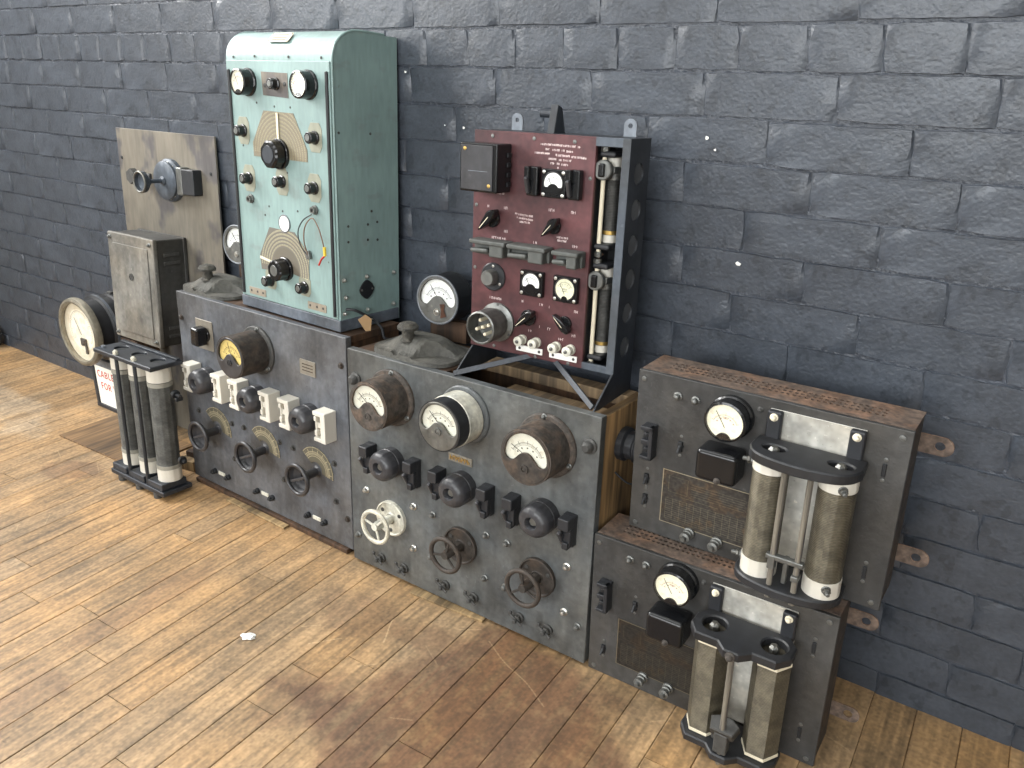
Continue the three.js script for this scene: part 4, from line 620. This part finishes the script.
function regulator(upper) {
  const t = upper ? thing('regulator_box', 'upper of two stacked black regulator boxes, with two round ribbed resistor tubes', 'control box', [-0.6212, 0.3162, 0.2055], 0.2, 0) : thing('regulator_box', 'lower of two stacked black regulator boxes, with two six-sided resistor tubes', 'control box', [-0.6594, 0, 0.2701], 1.25, 0);
  t.scale.set(upper ? 1.016 : 1, upper ? 0.992 : 0.9685, 1);
  const W = 0.453, H = 0.3255, d = 0.095;
  part(t, 'front_board', boxAt(0, W, 0, H, -0.008, 0, 0.0015), mt.panelOld);
  part(t, 'case_side', boxAt(0.003, 0.007, 0, H - 0.002, -d, -0.008, 0.001), mt.rustDark); part(t, 'case_side', boxAt(W - 0.007, W - 0.003, 0, H - 0.002, -d, -0.008, 0.001), mt.rustDark);
  part(t, 'case_bottom', boxAt(0.007, W - 0.007, 0, 0.004, -d, -0.008, 0.001), mt.rustDark); part(t, 'case_back', boxAt(0.007, W - 0.007, 0.004, H - 0.004, -d, -d + 0.003, 0), mt.dark);
  const s = poly([[0.002, 0.008], [W - 0.002, 0.008], [W - 0.002, d], [0.002, d]]); const hp = [];
  for (let j = 0; j < 3; j++) for (let i = 0; i < 37; i++) { const x = 0.044 + i * 0.0099, z = 0.04 + j * 0.0125, r = 0.0038, p = new THREE.Path([0, 1, 2, 3, 4, 5].map(k => new THREE.Vector2(x + r * Math.cos(-k * 1.0472), z + r * Math.sin(-k * 1.0472)))); s.holes.push(p); }
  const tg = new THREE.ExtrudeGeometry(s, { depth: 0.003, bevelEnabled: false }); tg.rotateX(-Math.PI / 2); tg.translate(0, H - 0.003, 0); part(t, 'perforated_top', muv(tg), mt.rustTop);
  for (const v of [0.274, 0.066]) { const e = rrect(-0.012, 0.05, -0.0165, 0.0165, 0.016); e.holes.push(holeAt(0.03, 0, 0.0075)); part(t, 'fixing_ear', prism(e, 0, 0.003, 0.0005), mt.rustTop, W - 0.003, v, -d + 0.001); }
  for (const [x, y] of [[0.011, 0.309], [0.438, 0.312], [0.439, 0.012], [0.013, 0.012]]) part(t, 'screw', G.screw, mt.steelDull, x, y, 0);
  const dy = upper ? 0 : 0.005;
  for (const x of [0.077, 0.110]) part(t, 'push_button', G.dome, mt.steelDull, x, 0.291 + dy, 0).scale.setScalar(0.95);
  part(t, 'push_button', G.dome, mt.iron, 0.222, 0.303, 0).scale.setScalar(0.6);
  const m = roundMeter(t, 0.176, upper ? 0.279 : 0.288, 0.0345, 0.034, scales.cream, 2.35, mt.blackGloss);
  const mb = part(t, 'meter_base', (() => { const g = box(0.072, 0.058, 0.052, 0.009); g.translate(0, 0, 0.026); return g; })(), mt.blackGloss, 0.174, upper ? 0.199 : 0.205, 0); part(mb, 'screw', G.dome, mt.rust, 0.006, -0.022, 0.052).scale.setScalar(0.7);
  const fb = part(t, 'terminal_block', merge([boxAt(-0.012, 0.012, -0.033, 0.033, 0, 0.01), boxAt(0.004, 0.012, -0.033, 0.033, 0.008, 0.024), boxAt(-0.012, 0.012, 0.024, 0.033, 0.008, 0.024), boxAt(-0.012, 0.012, -0.033, -0.026, 0.008, 0.024), boxAt(-0.012, 0.012, -0.005, 0.005, 0.008, 0.02)]), mt.black, 0.033, upper ? 0.194 : 0.2, 0);
  for (const y of [-0.016, 0.014]) part(fb, 'contact', merge([cylZ(0.005, 0.01, 0.018, 10), bar([-0.006, -0.006, 0.016], [0.005, 0.006, 0.019], 0.004, 0.002)]), mt.dark, -0.003, y, 0);
  const sw = merge([boxAt(-0.004, 0.004, -0.01, 0.01, 0, 0.006, 0.001), cylZ(0.0055, 0, 0.004, 12), bar([0, 0.004, 0.004], [0, -0.008, 0.014], 0.004, 0.003)]);
  for (const [x, y] of upper ? [[0.09, 0.196], [0.03, 0.07], [0.03, 0.113]] : [[0.094, 0.196], [0.033, 0.064]]) { part(t, 'small_switch', sw, mt.dark, x, y, 0); part(t, 'screw', G.screw, mt.steelDull, x, y + 0.02, 0).scale.setScalar(0.6); part(t, 'screw', G.screw, mt.steelDull, x, y - 0.018, 0).scale.setScalar(0.6); }
  const ep = prism(poly([[0, 0], [0.17, 0], [0.17, 0.111], [0, 0.111]]), 0, 0.0012, 0.0002); { const p = ep.attributes.position, uv = ep.attributes.uv; for (let i = 0; i < p.count; i++) uv.setXY(i, p.getX(i) / 0.17, p.getY(i) / 0.111); }
  part(t, 'engraved_plate', ep, upper ? plateMat : plateMat2, 0.061, upper ? 0.033 : 0.041, 0);
  const bt = latheZ([[0, 0], [0.011, 0], [0.011, 0.005], [0.0085, 0.007], [0.0095, 0.009], [0.0095, 0.013], [0.0075, 0.015], [0.0095, 0.017], [0.0095, 0.024], [0.0055, 0.026], [0.004, 0.032], [0, 0.032]], 18);
  for (const x of [0.122, 0.175]) part(t, 'brass_terminal', bt, mt.steelDull, x, upper ? 0.028 : 0.037, 0);
  for (const y of [0.252, 0.064]) { const a = part(t, 'slot_catch', box(0.006, 0.022, 0.003, 0.001), mt.dark, 0.421, y, 0.0015); for (const k of [-0.018, 0.018]) part(a, 'screw', G.screw, mt.steelDull, 0, k, -0.0015).scale.setScalar(0.7); }
  // resistor assembly
  part(t, 'backing_sheet', boxAt(0.239, 0.3885, 0.03, 0.311, 0, 0.003, 0.001), mt.asbestos);
  const cu = [0.266, 0.369], cz = 0.05;
  function bracket(y0, y1, top) {
    const s = new THREE.Shape();
    if (upper) { s.moveTo(0.229, 0.012); s.lineTo(0.399, 0.012); s.lineTo(0.402, 0.05); s.quadraticCurveTo(0.395, 0.084, 0.36, 0.092); s.quadraticCurveTo(0.315, 0.103, 0.27, 0.092); s.quadraticCurveTo(0.232, 0.084, 0.228, 0.05); }
    else { [[0.246, 0.012], [0.384, 0.012], [0.402, 0.035], [0.402, 0.066], [0.384, 0.09], [0.345, 0.09], [0.328, 0.107], [0.302, 0.107], [0.285, 0.09], [0.246, 0.09], [0.229, 0.066], [0.229, 0.035]].forEach(([a, b], i) => i ? s.lineTo(a, b) : s.moveTo(a, b)); }
    if (top) for (const u of cu) { const p = new THREE.Path(); p.absellipse(u, cz, upper ? 0.019 : 0.021, upper ? 0.012 : 0.021, 0, Math.PI * 2, true); s.holes.push(p); }
    const g = prism(s, 0, y1 - y0, 0.0025, 10); g.rotateX(Math.PI / 2).scale(1, 1, 1).translate(0, y1, 0); return muv(g);   // (u, n) outline laid flat
  }
  const top = part(t, 'resistor_bracket', bracket(0.247, 0.265, true), mt.black), bot = part(t, 'resistor_bracket', bracket(0.02, 0.036, false), mt.black);
  for (const u of [0.25, 0.378]) { part(top, 'bracket_arm', boxAt(u - 0.012, u + 0.012, 0.255, 0.312, 0.003, 0.016, 0.004), mt.black); part(top, 'arm_screw', G.dome, mt.cream, u, 0.302, 0.016).scale.setScalar(0.8); part(bot, 'bracket_arm', boxAt(u - 0.012, u + 0.012, 0.012, 0.03, 0.003, 0.016, 0.003), mt.black); }
  for (const u of cu) part(top, 'tube_nut', latheY([[0, 0.25], [0.009, 0.25], [0.009, 0.262], [0.005, 0.267], [0, 0.268]], 6), mt.steelDull, u, 0, cz);
  const seg = upper ? 32 : 6, R = upper ? 0.0285 : 0.0315;
  for (const u of cu) {
    let g = latheY([[0, 0.036], [R, 0.036], [R, 0.248], [0, 0.248]], seg); g = cylUV(g);
    const tb = part(t, 'resistor_tube', g, upper ? mt.windingPale : mt.windingPale, u, 0, cz, 0, upper ? 0 : Math.PI / 6, 0);
    for (const [a, b] of upper ? [[0.036, 0.066], [0.228, 0.248]] : [[0.038, 0.044], [0.236, 0.242]]) part(tb, 'tube_collar', latheY([[R, a], [R + 0.001, a], [R + 0.001, b], [R, b]], seg), upper ? mt.ceramic : mt.cream);
    if (upper) for (const [y, sgn] of [[0.056, 1], [0.236, -1]]) part(tb, 'tube_terminal', merge([cylZ(0.0075, 0, 0.004, 12), cylZ(0.0035, 0, 0.018, 10), hexHead(0.0065, 0.005).translate(0, 0, 0.005)]), mt.steelDull, u === cu[0] ? -R * 0.98 : R * 0.45, y, u === cu[0] ? 0.004 : R * 0.86, 0, u === cu[0] ? -1.45 : 0.45, 0);
  }
  if (upper) {
    for (const u of [0.2965, 0.336]) part(t, 'guide_rod', latheY([[0, 0.012], [0.0048, 0.012], [0.0048, 0.252], [0, 0.252]], 14), mt.brass, u, 0, 0.083);
    const sl = part(t, 'slider', merge([box(0.06, 0.009, 0.012, 0.002), boxAt(-0.026, -0.014, -0.022, 0.004, -0.007, 0.007), boxAt(0.014, 0.026, -0.03, -0.02, -0.008, 0.01), boxAt(-0.004, 0.004, -0.05, 0, -0.016, -0.006)]), mt.steelDull, 0.316, 0.09, 0.083);
  } else {
    part(t, 'guide_rod', latheY([[0, 0.012], [0.0052, 0.012], [0.0052, 0.262], [0, 0.262]], 14), mt.brass, 0.315, 0, 0.097); part(t, 'rod_nut', G.dome, mt.rust, 0.315, 0.256, 0.107);
    const sl = part(t, 'slider', merge([prism(poly([[-0.026, 0.012], [-0.02, -0.012], [0.02, -0.012], [0.026, 0.01], [0.01, 0.02], [-0.012, 0.02]]), -0.014, 0.006, 0.002).rotateX(-1.2), boxAt(-0.012, 0.012, -0.05, -0.006, -0.008, 0.012, 0.003), boxAt(-0.024, -0.016, -0.045, -0.005, -0.02, -0.012)]), mt.iron, 0.315, 0.088, 0.092);
  }
}
regulator(true); regulator(false);

// ------------------------------------------------------------ left-hand group
{ // tall tarnished plate leaning on the wall, with a rotary switch
  const L = 0.947, t = thing('metal_plate', 'tall tarnished metal plate with a rotary switch handle, leaning on the brick wall', 'metal plate', [-2.553, 0.0, 0.0616], 0, 3);
  part(t, 'plate', boxAt(0, 0.492, 0, L + 0.001, -0.006, 0, 0.001), mt.brass);
  const Y = 0.812;
  const rs = part(t, 'rotary_switch', latheZ([[0, 0], [0.062, 0], [0.062, 0.012], [0.056, 0.018], [0.056, 0.026], [0.05, 0.03], [0.03, 0.031], [0, 0.031]], 40), mt.stile, 0.276, Y, 0);
  for (let k = 0; k < 14; k++) part(rs, 'contact_stud', G.dome, mt.chrome, Math.cos(k * 0.449) * 0.052, Math.sin(k * 0.449) * 0.052, 0.018).scale.setScalar(0.55);
  part(rs, 'shaft', latheZ([[0.013, 0.03], [0.013, 0.034], [0.006, 0.038], [0.006, 0.07], [0.014, 0.078], [0.03, 0.092], [0.031, 0.104], [0.026, 0.107], [0.023, 0.096], [0, 0.09]], 30), mt.stile);
  part(rs, 'handle_ring', new THREE.TorusGeometry(0.0285, 0.0035, 8, 34), mt.steelDull, 0, 0, 0.105);
  const gb = part(t, 'gear_block', boxAt(-0.014, 0.014, -0.04, 0.04, 0, 0.03, 0.005), mt.steelDull, 0.352, Y + 0.004, 0); part(gb, 'black_cap', boxAt(0.014, 0.07, -0.036, 0.036, 0, 0.03, 0.003), mt.black);
  const st = part(t, 'stop_arm', cylZ(0.023, 0.0, 0.02, 6), mt.iron, 0.135, Y + 0.002, 0.03); part(st, 'arm_bar', boxAt(-0.012, 0.07, -0.012, 0.012, -0.01, 0.0, 0.003), mt.iron); part(st, 'arm_post', cylZ(0.012, -0.03, 0.0, 14), mt.iron);
  for (const [x, y] of [[0.018, 0.86], [0.465, 0.845], [0.02, 0.1], [0.47, 0.1]]) part(t, 'screw', G.screw, mt.dark, x, y, 0);
}
{ // louvred box
  const t = thing('louvred_box', 'dirty grey metal box with side louvres leaning on the tall tarnished plate', 'metal box', [-2.470, 0.332, 0.164], 0.15, 4.4);
  const W = 0.234, H = 0.322, d = 0.108;
  part(t, 'box_body', boxAt(0, W, 0, H, -d, -0.012, 0.004), M(0x4e4c48, 0.6, 0.1, { map: grime }));
  const lid = M(0x8f8a80, 0.65, 0.1, { map: grime });
  const c = part(t, 'front_cover', boxAt(-0.003, W + 0.003, -0.003, H + 0.003, -0.014, 0, 0.004), lid);
  part(c, 'raised_panel', boxAt(0.026, W - 0.026, 0.022, H - 0.028, 0, 0.003, 0.0014), lid);
  part(c, 'emblem', merge([latheZ([[0, 0], [0.011, 0], [0.011, 0.002], [0.009, 0.002], [0.0085, 0.0008], [0, 0.0008]], 20), bar([-0.006, -0.006, 0.001], [0.006, 0.006, 0.001], 0.003, 0.002), bar([-0.006, 0.006, 0.001], [0.006, -0.006, 0.001], 0.003, 0.002)]), mt.iron, W / 2, H * 0.62, 0.003);
  for (const [x, y] of [[0.012, H - 0.012], [W - 0.014, H - 0.014], [0.014, 0.012], [W - 0.014, 0.014]]) part(c, 'cover_screw', G.dome, mt.steelDull, x, y, 0).scale.setScalar(0.8);
  part(t, 'rear_lip', boxAt(-0.003, W + 0.004, -0.002, H + 0.002, -d - 0.002, -d + 0.008, 0.002), mt.iron);
  const lv = (() => { const g = prism(poly([[-0.026, 0], [0.026, 0], [0.026, 0.011], [-0.026, 0.011]]), 0, 0.004, 0.0012); return g; })();
  for (const y of [H - 0.05, H - 0.075, 0.05, 0.025]) part(t, 'louvre', lv, mt.iron, W, y, -0.058, 0, Math.PI / 2, 0);
}
{ // hidden support behind the triple resistor
  const t = thing('wooden_crate', 'dark wooden crate behind the triple resistor, holding up the louvred box', 'crate', [-2.47, 0, 0.16], 0, 0);
  for (let i = 0; i < 3; i++) part(t, 'slat', boxAt(0.02, 0.09, 0.004 + i * 0.105, 0.102 + i * 0.105, -0.012, 0), mt.woodDark);
  part(t, 'crate_side', boxAt(0.008, 0.02, 0, 0.322, -0.072, 0), mt.woodDark); part(t, 'crate_side', boxAt(0.09, 0.102, 0, 0.322, -0.072, 0), mt.woodDark); part(t, 'crate_top', boxAt(0.02, 0.09, 0.314, 0.323, -0.072, -0.0), mt.woodDark);
}
{ // big round gauge beside it, back to the wall
  const t = thing('pressure_gauge', 'large round drum gauge with a cream face beside the louvred box', 'gauge', [-2.645, 0.311, 0.2], 1, 1);
  const R = 0.1125;
  const dr = part(t, 'drum', latheZ([[0, -0.142], [R * 0.93, -0.142], [R * 0.95, -0.138], [R * 0.95, -0.118], [R * 0.9, -0.114], [R * 0.9, -0.085], [R * 0.97, -0.08], [R * 0.97, -0.07], [R * 0.9, -0.065], [R * 0.9, -0.02], [0, -0.02]], 48), mt.black);
  part(dr, 'band', latheZ([[R * 0.975, -0.079], [R * 0.985, -0.079], [R * 0.985, -0.071], [R * 0.975, -0.071]], 48), mt.steel);
  part(t, 'bezel', latheZ([[R * 0.9, -0.022], [R, -0.02], [R * 1.02, -0.012], [R * 1.0, 0], [R * 0.93, 0.004], [R * 0.87, 0.002], [R * 0.86, -0.01]], 52), M(0xa39a86, 0.5, 0.3, { map: grime }));
  const face = M(0xffffff, 0.5, 0, { map: canvasTex(256, 256, (c) => { c.fillStyle = '#d9d2bd'; c.fillRect(0, 0, 256, 256); c.fillStyle = '#ece7d6'; c.beginPath(); c.arc(128, 120, 92, 0, 7); c.fill(); c.strokeStyle = 'rgba(95,88,72,.5)'; c.lineWidth = 2; c.beginPath(); c.arc(128, 120, 84, 2.5, 6.9); c.stroke(); for (let i = 0; i < 40; i++) { const a = 2.5 + 4.4 * i / 39; c.beginPath(); c.moveTo(128 + Math.cos(a) * 84, 120 + Math.sin(a) * 84); c.lineTo(128 + Math.cos(a) * (i % 5 ? 76 : 68), 120 + Math.sin(a) * (i % 5 ? 76 : 68)); c.stroke(); } const r = rng(8); for (let i = 0; i < 150; i++) { c.fillStyle = `rgba(140,110,60,${0.03 + 0.07 * r()})`; c.beginPath(); c.arc(r() * 256, r() * 256, 2 + r() * 12, 0, 7); c.fill(); } }) });
  const f = part(t, 'dial', new THREE.CircleGeometry(R * 0.87, 44), face, 0, 0, -0.012);
  part(f, 'needle', bar([0, -0.01, 0], [-0.03, 0.045, 0], 0.0015, 0.0012), mt.steel, 0, 0, 0.002);
  part(f, 'mechanism', merge([boxAt(-0.016, 0.014, -0.014, 0.012, 0, 0.006), boxAt(0.004, 0.016, -0.04, -0.012, 0, 0.005), cylZ(0.009, 0, 0.009, 14)]), mt.iron, 0.012, -0.032, 0.001);
  part(t, 'glass', new THREE.CircleGeometry(R * 0.87, 44), mt.glass, 0, 0, 0.0005);
  const r = part(t, 'top_lug', boxAt(-0.012, 0.012, R * 0.88, R * 1.0, -0.136, -0.122), mt.iron);
}
{ // sign
  const t = thing('cable_sign', 'small framed sign with red lettering on white under the large drum gauge', 'sign', [-2.757, 0.0, 0.117], 0, 0);
  part(t, 'sign_case', boxAt(0, 0.198, 0, 0.188, -0.1, 0, 0.002), mt.frame);
  const tex = canvasTex(512, 434, (c) => { c.fillStyle = '#f1efe6'; c.fillRect(0, 0, 512, 434); c.fillStyle = '#b5483f'; c.font = 'bold 104px sans-serif'; c.fillText('CABLE', 30, 130, 350); c.fillText("FOR 'M", 66, 258, 340); });
  const g = boxAt(0.016, 0.188, 0.014, 0.16, 0, 0.003, 0); const p = g.attributes.position, uv = g.attributes.uv; for (let i = 0; i < p.count; i++) uv.setXY(i, (p.getX(i) - 0.016) / 0.172, (p.getY(i) - 0.014) / 0.146);
  part(t, 'sign_face', g, M(0xffffff, 0.5, 0, { map: tex }));
  part(t, 'frame_bar', boxAt(0, 0.016, 0, 0.188, 0, 0.008), mt.frame); part(t, 'frame_bar', boxAt(0.188, 0.198, 0, 0.188, 0, 0.008), mt.frame); part(t, 'frame_bar', boxAt(0, 0.198, 0, 0.014, 0, 0.009), mt.frame); part(t, 'frame_bar', boxAt(0, 0.198, 0.16, 0.188, 0, 0.008), mt.steel);
}
{ // three wire-wound tubes between two plates
  const t = thing('triple_resistor', 'three grey wire-wound resistor tubes standing between black end plates', 'resistor', [-2.21, 0.0, 0.392], 0, 2.6);
  t.scale.y = 0.985;
  const W = 0.262, d = 0.092, H = 0.402;
  part(t, 'base_plate', boxAt(0, W, 0.016, 0.03, -d, 0, 0.003), mt.frame);
  for (let i = 0; i < 3; i++) { part(t, 'base_block', boxAt(0.006 + i * 0.088, 0.076 + i * 0.088, 0.03, 0.05, -d + 0.01, -0.004, 0.003), mt.frame); part(t, 'foot', cylZ(0.012, 0, 0.016, 14).rotateX(-Math.PI / 2).clone(), mt.iron, 0.04 + i * 0.088, 0, -0.012); part(t, 'foot', cylZ(0.012, 0, 0.024, 14).rotateX(-Math.PI / 2).clone(), mt.iron, 0.04 + i * 0.088, -0.008, -d + 0.014); }
  const s = poly([[-0.006, 0], [W + 0.006, 0], [W + 0.006, d + 0.004], [-0.006, d + 0.004]]); for (let i = 0; i < 3; i++) s.holes.push(holeAt(0.05 + i * 0.087, 0.052, 0.019));
  const tg = prism(s, 0, 0.013, 0.002); tg.rotateX(-Math.PI / 2); tg.translate(0, H - 0.013, 0); const tp = part(t, 'top_plate', muv(tg), mt.frame);
  part(tp, 'plate_rib', boxAt(-0.004, W + 0.004, H, H + 0.006, -d, -d + 0.012, 0.002), mt.frame);
  for (let i = 0; i < 3; i++) {
    const x = 0.05 + i * 0.087, tb = part(t, 'resistor_tube', cylUV(latheY([[0, 0.05], [0.031, 0.05], [0.031, H - 0.014], [0, H - 0.014]], 36)), mt.windingDark, x, 0, -0.05);
    for (const [a, b] of [[0.05, 0.086], [H - 0.056, H - 0.014]]) part(tb, 'ceramic_end', latheY([[0.031, a], [0.0323, a], [0.0323, b], [0.031, b]], 36), mt.ceramic);
    for (const [a, b] of [[0.087, 0.098], [H - 0.07, H - 0.058]]) part(tb, 'end_band', latheY([[0.031, a], [0.0328, a], [0.0328, b], [0.031, b]], 36), M(0x96958c, 0.5, 0.3));
    part(tb, 'tube_nut', latheY([[0, H - 0.014], [0.02, H - 0.014], [0.02, H - 0.006], [0.008, H - 0.004], [0, H - 0.002]], 20), mt.dark);
  }
  for (const x of [0.0935, 0.1805]) { const r = part(t, 'clamp_rod', latheY([[0, 0.03], [0.005, 0.03], [0.005, H + 0.008], [0, H + 0.01]], 12), mt.frame, x, 0, -0.008); part(r, 'rod_nut', latheY([[0, H], [0.008, H], [0.008, H + 0.007], [0.004, H + 0.012], [0, H + 0.013]], 6), mt.ceramicOld); }
  const rn = part(t, 'corner_nut', latheY([[0, H], [0.007, H], [0.007, H + 0.006], [0, H + 0.008]], 6), mt.steel, 0.012, 0, -0.02);
  part(t, 'side_terminal', merge([cylZ(0.012, 0, 0.01, 14), cylZ(0.005, 0, 0.03, 10), box(0.02, 0.01, 0.01).translate(0, -0.01, 0.02)]), mt.dark, W + 0.018, H - 0.085, -0.055, 0, 1.5, 0); part(t, 'side_terminal', merge([cylZ(0.012, 0, 0.008, 14), cylZ(0.005, 0, 0.02, 10)]), mt.dark, W + 0.018, 0.12, -0.055, 0, 1.5, 0);
}
{ const t = thing('plywood_sheet', 'thin reddish plywood sheet lying on the floor boards behind the triple resistor', 'plywood', [-2.611, 0, 0.338], 2); part(t, 'sheet', boxAt(0, 0.42, 0, 0.005, -0.2, 0, 0.0008).clone(), mt.ply); }
{ const t = thing('paper_scrap', 'crumpled white scrap on the floor boards in the open', 'paper scrap', [-1.294, 0, 0.619], 20);
  const r = rng(31), g = new THREE.IcosahedronGeometry(0.014, 2), p = g.attributes.position; const v = new THREE.Vector3(); for (let i = 0; i < p.count; i++) { v.fromBufferAttribute(p, i); const k = 0.75 + 0.5 * hash(Math.round(v.x * 4000), Math.round(v.y * 4000 + v.z * 900), 3); p.setXYZ(i, v.x * k * 1.1, Math.max(0, (v.y + 0.004) * k * 0.35), v.z * k * 0.8); } g.computeVertexNormals(); part(t, 'scrap', g, mt.white); }
{ const t = thing('floor_spool', 'small black round object lying at the far foot of the brick wall', 'spool', [-3.72, 0, 0.06], 0); part(t, 'drum', latheZ([[0, -0.04], [0.05, -0.04], [0.05, -0.03], [0.03, -0.026], [0.03, 0.026], [0.05, 0.03], [0.05, 0.04], [0.02, 0.042], [0, 0.042]], 28), mt.dark, 0, 0.05, 0); part(t, 'hub', cylZ(0.014, 0.04, 0.05, 14), mt.steel, 0, 0.05, 0); }

renderer.render(scene, camera);
